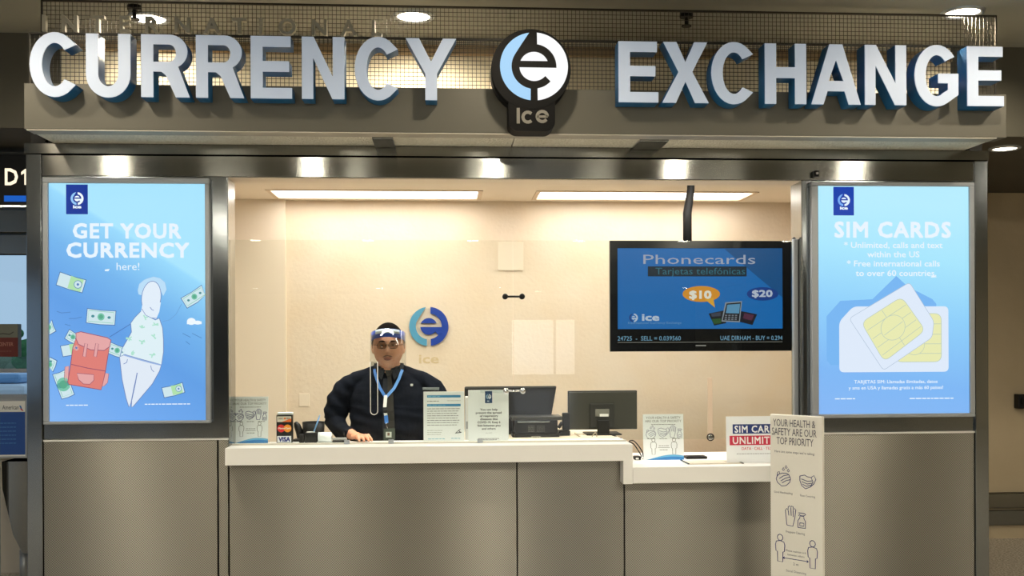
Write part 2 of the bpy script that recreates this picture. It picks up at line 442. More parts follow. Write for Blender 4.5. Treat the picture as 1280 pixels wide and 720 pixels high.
# far downlights of the hall that mirror in the glass
for px in (326, 475, 627, 680, 860):
    downlight((px - 556) / F * 33, -22.0 if px != 680 else -24.0, 3.3, 'round downlight far back in the hall ceiling', 0, .16, 40.0, group='far hall downlights', lamp=False)

# booth shell -------------------------------------------------------
IX0, IX1 = XL0 + .08, XR1 - .08
ZI = 2.6
bs = struct(MB().box(IX0 - .06, IX0, YF + .17, YB + .1, 0, ZI + .1).build('wall_booth_left', M['creamsmooth']))
struct(MB().box(IX1, IX1 + .06, YF + .17, YB + .1, 0, ZI + .1).build('wall_booth_right', M['creamsmooth']))
struct(MB().box(IX0 - .06, IX1 + .06, YB, YB + .1, 0, ZI + .1).build('wall_booth_rear', M['cream']))
struct(MB().box(IX0, WX(357, YB - .05), YB - .05, YB - .001, 0, ZI).build('wall_pilaster', M['creamsmooth']))
# booth ceiling with two recessed fixtures
l1 = (340, 592); l2 = (683, 935)
fy0, fy1 = 6.90, 7.26
fx = [(WX(338, 6.9, 240), WX(598, 6.9, 240)), (WX(676, 6.9, 240), WX(942, 6.9, 240))]
cb = MB(); zt = ZI + .1
cb.box(IX0, IX1, YF + .02, fy0, ZI, zt); cb.box(IX0, IX1, fy1, YB, ZI, zt)
cb.box(IX0, fx[0][0], fy0, fy1, ZI, zt); cb.box(fx[0][1], fx[1][0], fy0, fy1, ZI, zt); cb.box(fx[1][1], IX1, fy0, fy1, ZI, zt)
struct(cb.build('ceiling', mat('booth_ceiling_paint', (240, 228, 208), 0.8)))
for i, (a, b) in enumerate(fx):
    t = thing('recessed_ceiling_light', ('left' if i == 0 else 'right') + ' one of two long lit troffers in the booth ceiling', 'ceiling light', ((a + b) / 2, 7.08, ZI))
    fr = MB()
    fr.box(a - .03, b + .03, fy0 - .03, fy0, ZI - .006, ZI - .001); fr.box(a - .03, b + .03, fy1, fy1 + .03, ZI - .006, ZI - .001)
    fr.box(a - .03, a, fy0, fy1, ZI - .006, ZI - .001); fr.box(b, b + .03, fy0, fy1, ZI - .006, ZI - .001)
    fr.build('frame', mat('troffer_frame', (225, 205, 175), 0.5), t)
    MB().box(a, b, fy0, fy1, ZI + .012, ZI + .02).build('diffuser', glow('booth_diffuser', (255, 250, 243), L_BOOTH_FACE), t)
    area_light('lamp', ((a + b) / 2, (fy0 + fy1) / 2, ZI - .01), b - a, fy1 - fy0, L_BOOTH, BOOTHC, (0, 0, 0), t)
# added row of booth lights, unseen behind the lintel, carrying the main fill
for i, (a, b) in enumerate(fx):
    t = thing('recessed_ceiling_light', ('left' if i == 0 else 'right') + ' one of two fill lights added unseen in the booth ceiling behind the lintel', 'ceiling light', ((a + b) / 2, 5.69, ZI))
    MB().box(a - .02, b + .02, 5.59, 5.79, ZI - .012, ZI - .001, .003).build('frame', M['white'], t)
    MB().box(a, b, 5.60, 5.78, ZI - .016, ZI - .0125).build('diffuser', glow('booth_diffuser', (255, 248, 236), L_BOOTH_FACE), t)
    area_light('lamp', ((a + b) / 2, 5.69, ZI - .03), b - a, .18, L_BOOTH_FILL, BOOTHC, (0, 0, 0), t)

# ---- storefront structure: two pillars, knee wall, lintel, soffit
wall = struct(MB().box(XL0 + .01, XR1 - .01, YF + .02, YF + .16, ZLIN1, ZSOF + .2).build('wall_front', M['blackmetal']))
struct(MB().box(XL0 + .01, XL1 - .004, YF + .02, YF + .16, 0, ZLIN1 - .001).build('wall_front', M['blackmetal']))
struct(MB().box(XR0 + .004, XR1 - .01, YF + .02, YF + .16, 0, ZLIN1 - .001).build('wall_front', M['blackmetal']))
struct(MB().box(XL1 - .003, WX(779, YF), YF + .02, YF + .10, 0, ZC - .10).build('wall_counter', M['blackmetal']))
struct(MB().box(WX(779.5, YF), XR0 + .003, YF + .02, YF + .10, 0, ZC - .21).build('wall_counter', M['blackmetal']))
zpl = (WZ(549, YF, 160), WZ(540, YF, 1120))
def part(mb, name, m, parent, label=None): return mb.build(name, m, parent, label)
# mirror-dark surrounds of the light boxes
for (a, b, zb, s) in ((XL0, XL1, zpl[0], 'left'), (XR0, XR1, zpl[1], 'right')):
    w0 = WX(54, YF) - XL0 if s == 'left' else 0.072
    xo = (a, a + w0) if s == 'left' else (b - w0, b)
    xi = (a + w0, b) if s == 'left' else (a, b - w0)
    part(MB().box(xo[0], xo[1], YF - .02, YF + .17, 0, ZLIN1, 0.003), 'corner_post', M['dark_steel'], wall, 'polished dark steel corner post')
    part(MB().box(xi[0], xi[1], YF - .004, YF + .019, zb + .003, ZLIN0 + .002, 0.002), 'surround', M['dark_steel'], wall, 'polished dark steel surround')
    part(MB().box(xi[0] + .002, xi[1], YF - .012, YF + .019, zb - .008, zb + .001, 0.001), 'ledge_strip', mat('bright_ledge', (226, 226, 220), .35, .3), wall, 'bright metal ledge strip')
# reveals (polished steel)
part(MB().box(XL1 - .002, XL1 + .004, YF, YF + .165, ZC, ZLIN0), 'reveal', M['steel'], wall)
part(MB().box(XR0 - .004, XR0 + .002, YF, YF + .165, ZC - .1, ZLIN0), 'reveal', M['steel'], wall)
part(MB().box(XL1, XR0, YF + .001, YF + .165, ZLIN0 - .004, ZLIN0), 'reveal', M['creamsmooth'], wall)
# dimpled panels
def panel(a, b, z0, z1, y=YF - .008):
    part(MB().box(a + .002, b - .002, y, YF + .019, z0, z1, 0.0015), 'steel_panel', M['linen'], wall, 'dimpled stainless steel panel')
panel(WX(54, YF), WX(271.5, YF), 0, zpl[0] - .009); panel(WX(272.5, YF), XL1 + .0, 0, zpl[0] - .009)
panel(XL1 + .002, WX(645, YF), 0.0, 0.985, YF - .003); panel(WX(645.5, YF), WX(779, YF), 0, 0.985, YF - .003)
panel(WX(779.5, YF), XR0, 0, 0.885, YF - .003)
panel(XR0 + .002, XR1 - .072, 0, zpl[1] - .009)
for i in (0,):
    # lintel, header strip
    L1 = MB(); L1.box(XL0 + (WX(54, YF) - XL0), XR1 - .072, YF - .012, YF + .019, ZLIN0, ZLIN1 - .003, .002)
    struct(L1.build('trim_2', M['steel']))
    st = MB(); st.prism([(YF - .026, ZLIN1 + .002), (YF - .026, ZSOF - .003), (YF + .019, ZSOF - .003), (YF + .019, ZLIN1 + .002)], XL0 - .005, XR1 + .004, axis='x')
    struct(st.build('trim_3', M['steel']))
x, z = W(1017, 221, YF)
t = thing('small_camera', 'tiny black camera on the steel lintel left of the right light box', 'camera', (x, YF - .012, z))
MB().box(x - .012, x + .012, YF - .05, YF - .013, z - .006, z + .026, .003).build('body', M['black'], t)
MB().cyl((x, YF - .056, z + .01), .007, .006, 12, 'y').build('lens', M['chrome'], t)

# soffit with a joint, flange of the fascia and two hanger brackets
xj = WX(641.5, 5.25, 175)
sof = MB(); sof.box(BW0 + .012, xj - .003, YS + .10, YF - .02, ZSOF, ZSOF + .06); struct(sof.build('ceiling_soffit', M['stipple']))
sof = MB(); sof.box(xj + .003, BW1 - .045, YS + .10, YF - .02, ZSOF, ZSOF + .06); struct(sof.build('ceiling_soffit', M['stipple']))

# ---- fascia with wire grid
ft = thing('sign_fascia', 'long bronze grey fascia band with wire grid carrying the big letters', 'sign board', (0, YS, ZSOF))
ZB1 = WZ(110.5, YS, 600)
MB().box(BW0, BW1, YS, YS + .12, ZSOF + .002, ZB1, .002).build('band', M['fascia'], ft, 'flat bronze grey metal band')
MB().box(BW0 + .01, BW1 - .05, YS + .002, YS + .10, ZSOF - .003, ZSOF + .001).build('flange', mat('satin_flange', (190, 186, 174), .45, .6), ft, 'polished flange under the band')
for a, b in ((466, 492), (797, 833)):
    p = MB(); xa, xb = WX(a, 5.2, 180), WX(b, 5.2, 180)
    p.box(xa, xb, YS + .10, YF - .035, ZSOF - .012, ZSOF - .0005, .002); p.build('hanger_bracket', M['dark_steel'], ft, 'dark metal bracket across the stippled soffit')
m_wire = mat('dark_wire', (40, 36, 28), 0.5, 0.3)
def grid(x0, x1, z0, z1, y, pitch=.0205, r=.0011, frame=.005):
    g = MB(); n = int(round((x1 - x0) / pitch)); m_ = max(1, int(round((z1 - z0) / pitch)))
    for i in range(n + 1): xx = x0 + (x1 - x0) * i / n; g.box(xx - r, xx + r, y - r, y + r, z0, z1)
    for j in range(m_ + 1): zz = z0 + (z1 - z0) * j / m_; g.box(x0, x1, y - r * 2.2, y - r * .2, zz - r, zz + r)
    stuff(g.build('wire_mesh', m_wire, ft, 'square wire grid'))
    f_ = MB()
    f_.box(x0 - frame, x1 + frame, y - .008, y + .008, z1, z1 + frame * 1.6); f_.box(x0 - frame, x0, y - .008, y + .008, z0, z1); f_.box(x1, x1 + frame, y - .008, y + .008, z0, z1)
    f_.build('grid_frame', m_wire, ft)
ZG1 = WZ(46.5, 5.06, 300)
grid(WX(38, 5.06, 80), WX(1243, 5.06, 80), ZB1, ZG1, 5.06)
grid(WX(53, YM, 25), WX(1244, YM, 25), ZG1 + .004, WZ(11.5, YM, 640), YM)

# ---- sign letters
YL = 4.94
ZT_, ZB_ = WZ(49.5, YL, 560), WZ(127, YL, 560)
def E(cx, cy, rx, ry, a0, a1, n=26): return [(cx + rx * math.cos(math.radians(a0 + (a1 - a0) * i / n)), cy + ry * math.sin(math.radians(a0 + (a1 - a0) * i / n))) for i in range(n + 1)]
S = .19   # stroke over cap height; letters drawn in a box of height 1 and width w
def g_C(w):
    o = E(w / 2, .5, w / 2, .515, 38, 322); i_ = E(w / 2, .5, w / 2 - S, .515 - .17, 318, 42)
    o = [(o[0][0] + .02, o[0][1] + .0)] + o[1:-1] + [(o[-1][0] + .02, o[-1][1])]
    return [o + i_]
def g_U(w):
    r = w / 2
    return [[(0, 1), (0, .36)] + E(r, .36, r, .375, 180, 360, 18) + [(w, 1), (w - S, 1), (w - S, .36)] + E(r, .36, r - S, .375 - .18, 360, 180, 18) + [(S, .36), (S, 1)]]
def g_R(w):
    h = .17; cy = .5 + .23; ry = .27
    outer = [(0, 0), (0, 1), (w - .30, 1)] + E(w - .30, cy, .28, ry, 90, -62, 14) + [(w + .015, 0), (w - .205, 0), (w * .52, .35), (w * .42, .41), (S, .41), (S, 0)]
    inner = [(S, .565), (w - .31, .565)] + E(w - .31, .705, .11, .14, -90, 90, 10) + [(S, .845)]
    return [outer, inner]
def g_E(w): return [[(0, 0), (0, 1), (w * .97, 1), (w * .97, .83), (S, .83), (S, .60), (w * .93, .60), (w * .93, .43), (S, .43), (S, .17), (w, .17), (w, 0)]]
def g_N(w): return [[(0, 0), (0, 1), (S, 1), (w - S + .005, .36), (w - S + .005, 1), (w, 1), (w, 0), (w - S - .005, 0), (S - .01, .66), (S - .01, 0)]]
def g_Y(w): c = w / 2; return [[(0, 1), (.215, 1), (c, .625), (w - .215, 1), (w, 1), (c + S / 2, .43), (c + S / 2, 0), (c - S / 2, 0), (c - S / 2, .43)]]
def g_X(w):
    c = w / 2
    return [[(0, 0), (c - .115, .51), (.02, 1), (.24, 1), (c, .67), (w - .24, 1), (w - .02, 1), (c + .115, .51), (w, 0), (w - .23, 0), (c, .35), (.23, 0)]]
def g_H(w): return [[(0, 0), (0, 1), (S, 1), (S, .61), (w - S, .61), (w - S, 1), (w, 1), (w, 0), (w - S, 0), (w - S, .43), (S, .43), (S, 0)]]
def g_A(w):
    c = w / 2
    return [[(0, 0), (c - .11, 1), (c + .11, 1), (w, 0), (w - .205, 0), (w - .275, .22), (.275, .22), (.205, 0)], [(c - .125, .39), (c + .125, .39), (c, .74)]]
def g_G(w):
    r = w / 2
    o = E(r, .5, r, .515, 38, 300, 26) + [(w * .985, .18), (w * .985, .535), (w * .53, .535), (w * .53, .375), (w - S, .375), (w - S, .265)]
    i_ = E(r, .5, r - S, .345, 302, 44, 24)
    return [o + i_]
GL = dict(C=g_C, U=g_U, R=g_R, E=g_E, N=g_N, Y=g_Y, X=g_X, H=g_H, A=g_A, G=g_G)
def curve_mesh(polys, x0, z0, h, y0, y1):
    """outlines (with holes) filled and extruded between two depths; returns verts, faces in world"""
    cu = bpy.data.curves.new('outline', 'CURVE'); cu.dimensions = '2D'; cu.fill_mode = 'BOTH'; cu.extrude = 0.5
    for p in polys:
        sp = cu.splines.new('POLY'); sp.points.add(len(p) - 1); sp.use_cyclic_u = True
        for q, (a, b) in zip(sp.points, p): q.co = (a, b, 0, 1)
    o = bpy.data.objects.new('outline', cu); COL.objects.link(o); bpy.context.view_layer.update()
    me = bpy.data.meshes.new_from_object(o.evaluated_get(bpy.context.evaluated_depsgraph_get()))
    for v in me.vertices:
        a, b, c = v.co; v.co = (x0 + a * h, (y0 + y1) / 2 - c * (y1 - y0), z0 + b * h)
    bpy.data.objects.remove(o); bpy.data.curves.remove(cu)
    return me
H = ZT_ - ZB_
def word(name, lab, items, y=YL):
    t = thing(name, lab, 'sign', (WX((items[0][1] + items[-1][2]) / 2, YS, 90), YS, ZB_))
    for ch, p0, p1 in items:
        x0, x1 = WX(p0, y, 90), WX(p1, y, 90); zz = W((p0 + p1) / 2, 127 - 3.2 + 0.0075 * ((p0 + p1) / 2 - 560) + 2, y)[1]
        zb = WZ(125.5, y, 560)
        g = GL[ch]((x1 - x0) / H)
        can = link('letter', curve_mesh(g, x0, zb, H, y + .006, YS - .001), M['letter_blue'], t)
        link('face', curve_mesh(g, x0 + .001, zb + .001, H * .993, y, y + .0059), M['letter_face'], can, 'bluish white front face')
    return t
word('currency_lettering', 'large white block letters with blue sides reading CURRENCY', [('C', 36.5, 100), ('U', 107, 163), ('R', 176, 236), ('R', 244.5, 304), ('E', 313, 365), ('N', 377, 430.5), ('C', 443, 502), ('Y', 507, 570.5)])
word('exchange_lettering', 'large white block letters with blue sides reading EXCHANGE', [('E', 773, 823), ('X', 827.5, 886), ('C', 889, 946), ('H', 956, 1008), ('A', 1014, 1076), ('N', 1081, 1133), ('G', 1143, 1199), ('E', 1209, 1255)])
# small grey INTERNATIONAL letters on the grid
it = thing('international_lettering', 'small dull grey spaced letters reading INTERNATIONAL on the upper grid', 'sign', (WX(260, YM, 42), YM, ZG1 + .02))
zb, zt_ = WZ(42, YM - .03, 300), WZ(23, YM - .03, 300)
for ch, cx in zip('INTERNATIONAL', (55, 87, 122, 156, 190, 228, 265, 299, 326, 359, 399, 436, 471)):
    v, f = text_geo(ch, 0.025, 0.5, 3); sc = (zt_ - zb) / cap_height()
    xm = (min(p[0] for p in v) + max(p[0] for p in v)) / 2; X = WX(cx, YM - .03, 33)
    me = bpy.data.meshes.new('letter'); me.from_pydata([(X + (p[0] - xm) * sc, YM - .02 - p[2] * .03, zb + p[1] * sc) for p in v], [], f)
    link('letter', me, mat('dull_letter', (176, 172, 156), 0.5, 0.2), it)
# round emblem
em = thing('round_logo_sign', 'black round illuminated emblem with white ring letter e and ice beneath', 'sign', (WX(664, YS, 120), YS, ZSOF))
YE = 4.90; cx, cz = W(664, 86, YE); R_ = (WX(714.5, YE, 86) - WX(615, YE, 86)) / 2
MB().tube([(cx, YE + .004, cz), (cx, YS - .001, cz)], R_, 64).build('disc_box', mat('matt_black', (9, 9, 9), .6, spec=.15), em)
bx0, bx1, bz0, bz1 = WX(636, YE, 150), WX(694, YE, 150), WZ(163.5, YE, 664), WZ(124, YE, 664)
r = .045
poly = [(bx1 - r + r * math.cos(a), bz0 + r + r * math.sin(a)) for a in [math.radians(-90 + i * 15) for i in range(7)]] + [(bx1, bz1), (bx0, bz1)] + [(bx0 + r - r * math.cos(a), bz0 + r + r * math.sin(a)) for a in [math.radians(i * -15) for i in range(7)]]
MB().prism(poly, YE + .006, YS - .001).build('name_box', MATS['matt_black'], em)
c, _ = front_canvas(614, 35, 714, 165, YE + .003)
logo(c, 667.5, 83, 42.5, (168, 214, 250), (255, 255, 255), 1)
c.build('lit_mark', lightink(1.0), em, 'glowing white and pale blue mark')
c, _ = front_canvas(614, 35, 714, 165, YE + .004)
g3 = (122, 119, 110)
def arcp(cu, cv, r, a0, a1, n=14): return [(cu + r * math.cos(math.radians(a0 + (a1 - a0) * i / n)), cv - r * math.sin(math.radians(a0 + (a1 - a0) * i / n))) for i in range(n + 1)]
c.rect(645.5, 135, 649.5, 154.5, g3); c.stroke(arcp(659.5, 146.5, 6.2, 45, 315), 4, g3); c.stroke(arcp(677.5, 145.5, 6.4, -35, -360), 4, g3); c.rect(671, 144, 684.5, 147, g3, 2)
c.build('lettering', ink, em, 'grey letters reading ice')

# ================================================================== light boxes
def lightbox(name, lab, fpx, ppx, gradient):
    """fpx outer frame, ppx lit print, both (left, top, right, bottom) in photograph pixels on the front plane"""
    y = YF - .045
    t = thing(name, lab, 'light box', (WX((fpx[0] + fpx[2]) / 2, YF), YF - .004, WZ(fpx[3], YF, 160 if fpx[0] < 600 else 1120)))
    c, (a, b, z0, z1) = front_canvas(*fpx, y)
    p, (pa, pb, pz0, pz1) = front_canvas(*ppx, y + .012)
    for x0, x1, q0, q1 in ((a, b, pz1, z1), (a, b, z0, pz0), (a, pa, pz0, pz1), (pb, b, pz0, pz1)):
        MB().box(x0, x1, y, YF - .005, q0, q1, .004).build('frame_rail', M['alu'], t, 'satin aluminium snap frame rail')
    # printed backlit sheet with the print's own blue gradient
    m = bpy.data.materials.new(name + '_print'); m.use_nodes = True; nt = m.node_tree; bs = nt.nodes['Principled BSDF']
    bs.inputs['Base Color'].default_value = (0, 0, 0, 1); bs.inputs['Roughness'].default_value = .35; bs.inputs['Emission Strength'].default_value = 1.0
    tc = nt.nodes.new('ShaderNodeTexCoord'); sp = nt.nodes.new('ShaderNodeSeparateXYZ'); nt.links.new(tc.outputs['Generated'], sp.inputs[0])
    nx = nt.nodes.new('ShaderNodeTexNoise'); nx.inputs['Scale'].default_value = 1.6; nt.links.new(tc.outputs['Generated'], nx.inputs['Vector'])
    dx = nt.nodes.new('ShaderNodeMath'); dx.operation = 'MULTIPLY'; dx.inputs[1].default_value = gradient[0]; nt.links.new(sp.outputs[0], dx.inputs[0])
    ad = nt.nodes.new('ShaderNodeMath'); ad.operation = 'ADD'; nt.links.new(sp.outputs[2], ad.inputs[0]); nt.links.new(dx.outputs[0], ad.inputs[1])
    rp = nt.nodes.new('ShaderNodeValToRGB'); e = rp.color_ramp.elements
    e[0].position = gradient[1][0][0]; e[0].color = lin(gradient[1][0][1]); e[1].position = gradient[1][-1][0]; e[1].color = lin(gradient[1][-1][1])
    for pos, col in gradient[1][1:-1]: q = e.new(pos); q.color = lin(col)
    nt.links.new(ad.outputs[0], rp.inputs[0]); nt.links.new(rp.outputs[0], bs.inputs['Emission Color'])
    MB().box(pa, pb, y + .012, y + .02, pz0, pz1).build('lit_sheet', m, t, 'glowing blue printed sheet')
    return t, p

LG = (0.42, [(0.0, (128, 180, 242)), (0.22, (112, 170, 240)), (0.55, (92, 156, 228)), (0.78, (110, 178, 236)), (0.98, (146, 214, 250)), (1.4, (164, 226, 252))])
lb, p = lightbox('currency_light_box', 'glowing blue light box left of the window reading GET YOUR CURRENCY here!', (53, 222, 262, 530), (61.5, 229.5, 257, 526), LG)
navy = (24, 56, 150); wht = (232, 244, 255); pale = (214, 230, 248); ol = (92, 130, 190)
p.rect(83, 231, 110, 268, navy, 1); logo(p, 96.7, 248.5, 8, (150, 200, 245), (240, 250, 255), 2); p.text('ice', 92, 101.5, 260.5, 3.6, wht, 2, .05)
p.text('GET YOUR', 92, 226, 297.5, 17.5, wht, 2, .03, spacing=1.1); p.text('CURRENCY', 84, 236, 321.5, 17.5, wht, 2, .03, spacing=1.1)
p.text('here!', 145.5, 174, 337.5, 9.0, wht, 2, .0)
p.greek(82, 109, 506, 1.2, wht, 2, 3); p.greek(180, 237, 505.5, 1.2, wht, 2, 4)
p.build('lettering', lightink(1.0), lb, 'white headline lettering')
_, _ = None, None
p, _ = front_canvas(61.5, 229.5, 257, 526, YF - .033)
def rotpts(cx, cy, w, h, a, bow=0.0):
    c_, s_ = math.cos(a), math.sin(a)
    q = [(-w / 2, -h / 2), (0, -h / 2 + bow), (w / 2, -h / 2), (w / 2, h / 2), (0, h / 2 + bow), (-w / 2, h / 2)]
    return [(cx + x * c_ - y * s_, cy + x * s_ + y * c_) for x, y in q]
GRN = (120, 196, 170); NOTE = (206, 230, 236); PGRN = (176, 224, 172)
def clip(pts, lo=62, hi=256.6): return [(min(max(a, lo), hi), b) for a, b in pts]
def note(cx, cy, w, h, deg, kind=0):
    a = math.radians(deg); k0 = 4
    p.poly(clip(rotpts(cx, cy, w + 1.6, h + 1.6, a, .8)), (70, 112, 170), k0)
    p.poly(clip(rotpts(cx, cy, w, h, a, .8)), NOTE, k0 + 1)
    if kind == 0:
        L = rotpts(cx, cy, w - 3.6, h - 3.6, a, .5)
        p.stroke(clip([L[0], L[2], L[3], L[5]]), .6, GRN, k0 + 2, True)
        p.ell(min(cx, 254), cy, h * .26, h * .27, GRN, k0 + 2); p.ell(min(cx, 254), cy, h * .16, h * .16, (90, 170, 140), k0 + 3)
        for sg in (-1, 1):
            qx, qy = cx + sg * w * .29 * math.cos(a), cy + sg * w * .29 * math.sin(a)
            if 63 < qx < 255: p.ell(qx, qy, h * .12, h * .1, (70, 140, 150), k0 + 2)
    else:
        q = rotpts(cx + math.cos(a) * w * .18, cy + math.sin(a) * w * .18, w * .5, h, a, .6); p.poly(q, PGRN, k0 + 2)
        qx, qy = cx + math.cos(a) * w * .27, cy + math.sin(a) * w * .27
        p.ell(qx, qy, h * .32, h * .32, (90, 140, 190), k0 + 3); p.ell(qx, qy, h * .27, h * .27, NOTE, k0 + 4); p.ell(qx, qy, h * .1, h * .1, ol, k0 + 5)
note(89, 353, 33, 16, 17, 1); note(126, 396, 35, 17, 5); note(243, 371, 30, 14, -32); note(61, 409, 14, 13, 70); note(62, 455, 14, 13, -70)
note(91, 421, 16, 12, 28); note(89, 436, 24, 13, -13, 1); note(79, 480, 16, 32, -20); note(216, 488, 26, 12, -14, 1); note(146, 438, 22, 13, 20)
# figure in a pale outline
OUT = (112, 136, 190)
def shape(pts, fill, out, k, wd=.9): p.poly(pts, fill, k); p.stroke(pts, wd, out, k + 1, True)
shape([(172, 363), (174, 355), (180, 350), (185, 348), (192, 346), (200, 348), (206, 353), (208, 362), (204, 370), (198, 358), (188, 355), (182, 362), (177, 369), (173, 368)], (186, 222, 248), (170, 205, 240), 4, .5)
body = [(149, 448), (152, 436), (159, 424), (164, 415), (163, 404), (168, 397), (176, 389), (186, 396), (194, 400), (199, 398), (203, 410), (204, 425), (204, 440), (201.5, 456), (190, 453), (172, 448), (155, 443)]
shape(body, (222, 240, 246), OUT, 6)
shape([(149, 446), (156, 443), (172, 449), (188, 453), (201, 457), (199, 464), (190, 480), (178, 494), (166, 508), (163.5, 509), (164, 500), (169, 478), (171, 467), (167, 484), (163, 504), (160.5, 509), (157, 498), (152, 474)], (224, 234, 246), OUT, 8)
p.stroke([(154, 443.5), (172, 449), (188, 453.5), (201, 456.5)], 1.6, (150, 178, 224), 10)
p.stroke([(171, 466), (168, 482), (164, 500)], 1.2, OUT, 10)
p.stroke([(159, 449), (158, 453), (154, 455)], .8, OUT, 10); p.stroke([(188, 457), (189, 462), (192, 465)], .8, OUT, 10)
p.ell(189, 372, 12.5, 21, (112, 136, 190), 8, 0.12); p.ell(189, 372, 11.7, 20.2, (226, 238, 250), 9, 0.12)
p.poly([(178, 380), (176, 390), (184, 396), (195, 399), (199, 390), (201, 378)], (226, 238, 250), 9)
p.stroke([(177, 386), (182, 394), (189, 397.5), (197, 398)], .7, OUT, 10)
p.stroke([(187.5, 384), (189.5, 387), (192, 388)], .8, OUT, 10)
r2 = random.Random(5)
for cx, cy in ((177, 410), (194, 406), (161, 423), (177, 427), (192, 421), (164, 441), (190, 444), (181, 397)):
    for j in range(5):
        a = r2.uniform(0, 6.28); p.stroke([(cx, cy), (cx + 4 * math.cos(a), cy + 3.4 * math.sin(a))], 1.5, (172, 226, 206), 8 + j % 2)
p.stroke([(163, 405), (150, 413), (137, 421)], .8, (74, 112, 186), 9)
p.stroke([(203, 402), (212, 400), (220, 393), (227, 380)], .7, (110, 160, 220), 9)
# backpack
RO = (150, 84, 110); BK = (222, 128, 120); BL = (228, 168, 168)
shape([(81, 458), (86, 457), (85, 476), (82, 478), (80, 472)], BL, RO, 6, .5); shape([(131, 466), (135.5, 467), (134, 478), (130, 482), (127, 483)], BL, RO, 6, .5)
shape([(91, 434), (95, 422), (137, 431), (134, 448), (131, 466), (126, 487), (86, 480), (84.5, 477), (88, 456)], BK, RO, 8)
shape([(95, 416), (101, 414.5), (134, 422), (138.5, 425), (137, 433), (130, 438), (113, 437), (98, 430), (95, 423)], BL, RO, 10)
p.stroke([(89, 455), (110, 460), (131, 463.5)], .9, RO, 11)
for cx in (107, 120.5): shape([(cx - 1, 429), (cx + 2.6, 429.8), (cx, 446), (cx - 3.6, 445)], BL, RO, 12, .6)
shape([(96, 466), (117, 468), (117, 475), (112, 480), (104, 479.5), (98, 474)], BL, RO, 10, .7)
# little cloud and wind marks
p.ell(239, 402, 5.5, 4.4, (240, 248, 255), 4); p.ell(247, 403.5, 4.5, 2.5, (240, 248, 255), 4); p.rect(233.5, 402, 252, 405.5, (240, 248, 255), 4)
for q in ([(71, 389), (77, 391), (88, 390)], [(86, 398), (94, 398), (102, 396)], [(81, 405), (88, 407)], [(228, 417), (238, 422)], [(240, 417), (252, 423)], [(232, 427), (237, 431)]): p.stroke(q, .8, (84, 132, 200), 4)
p.poly([(131, 337), (137, 336), (135.5, 339), (131, 339)], wht, 4)
p.build('artwork', lightink(1.0), lb, 'cartoon traveller, red backpack and flying banknotes')

RG = (0.10, [(0.0, (132, 182, 244)), (0.20, (124, 182, 244)), (0.50, (140, 206, 250)), (0.75, (164, 228, 252)), (1.1, (178, 234, 253))])
rb, p = lightbox('sim_card_light_box', 'glowing blue light box right of the window reading SIM CARDS', (1015, 227.5, 1219, 522), (1022.5, 233, 1211, 517), RG)
p.rect(1042, 234, 1067.5, 269.5, (28, 66, 170), 1); logo(p, 1055, 250.5, 7.6, (120, 170, 240), (225, 240, 255), 2); p.text('ice', 1050.5, 1059.5, 262, 3.4, wht, 2, .05)
p.text('SIM CARDS', 1044, 1188, 296.5, 18.5, wht, 2, .03, spacing=1.12)
for s_, a, b, v in (('* Unlimited, calls and text', 1055, 1178, 310), ('within the US', 1084, 1149, 321.5), ('* Free international calls', 1058.5, 1174.5, 333), ('to over 60 countries.', 1069.5, 1170, 345)):
    p.text(s_, a, b, v, 7.2, wht, 2, .012)
p.text('TARJETAS SIM: Llamadas ilimitadas, datos', 1067, 1171, 479, 4, wht, 2, .01); p.text('y sms en USA y llamadas gratis a m\u00e1s 60 pa\u00edses!', 1060, 1178, 486.5, 4, wht, 2, .01)
p.greek(1043, 1068, 498, 1.3, wht, 2, 5); p.greek(1136, 1191, 498.3, 1.3, wht, 2, 6)
p.build('lettering', lightink(1.0), rb, 'white headline lettering')
p, _ = front_canvas(1022.5, 233, 1211, 517, YF - .033)
CARD = (222, 234, 250); SHD = (120, 182, 242); CHIP = (232, 234, 178); CL = (188, 204, 186)
p.poly([(1033, 395), (1050, 376), (1090, 374), (1120, 345), (1134, 358), (1165, 374), (1170, 380), (1168, 455), (1038, 456), (1033, 450)], SHD, 1)
def round_poly(pts, r, n=5):
    out = []; m_ = len(pts)
    for i in range(m_):
        P0, P1, P2 = Vector(pts[i - 1]), Vector(pts[i]), Vector(pts[(i + 1) % m_]); a = (P0 - P1).normalized() * r; b = (P2 - P1).normalized() * r
        for k in range(n + 1):
            t = k / n; q = P1 + a * (1 - t) ** 2 + b * t ** 2; out.append((q.x, q.y))
    return out
p.poly(round_poly([(1048.5, 402), (1066, 383), (1185, 383), (1185, 465), (1048.5, 465)], 6), CARD, 3)
q = round_poly([(1118, 392), (1176, 392), (1176, 452.5), (1118, 452.5)], 9); p.poly(q, CHIP, 4); p.stroke(q, .7, CL, 5, True)
for v in (405, 418, 430, 442): p.stroke([(1120, v), (1176, v)], .7, CL, 5)
p.ell(1142, 431, 13, 13, CL, 6); p.ell(1142, 431, 12.3, 12.3, CHIP, 7)
q = round_poly([(1060.5, 398), (1136, 353), (1166.5, 402), (1164, 422), (1103, 463)], 5)
p.poly(q, CARD, 9); p.stroke(q, .6, (176, 194, 214), 10, True)
q = round_poly([(1075.5, 403), (1126, 371), (1155.5, 413), (1104, 452)], 9); p.poly(q, CHIP, 11); p.stroke(q, .7, CL, 12, True)
P0, P1, P2, P3 = map(Vector, ((1075.5, 403), (1126, 371), (1155.5, 413), (1104, 452)))
for t in (.22, .44, .66, .86):
    a = P0.lerp(P3, t); b = P1.lerp(P2, t); p.stroke([a.lerp(b, .03)[:], a.lerp(b, .97)[:]], .7, CL, 13)
a = P0.lerp(P1, .5); b = P3.lerp(P2, .5); p.stroke([a.lerp(b, .02)[:], b.lerp(a, .02)[:]], .7, CL, 13)
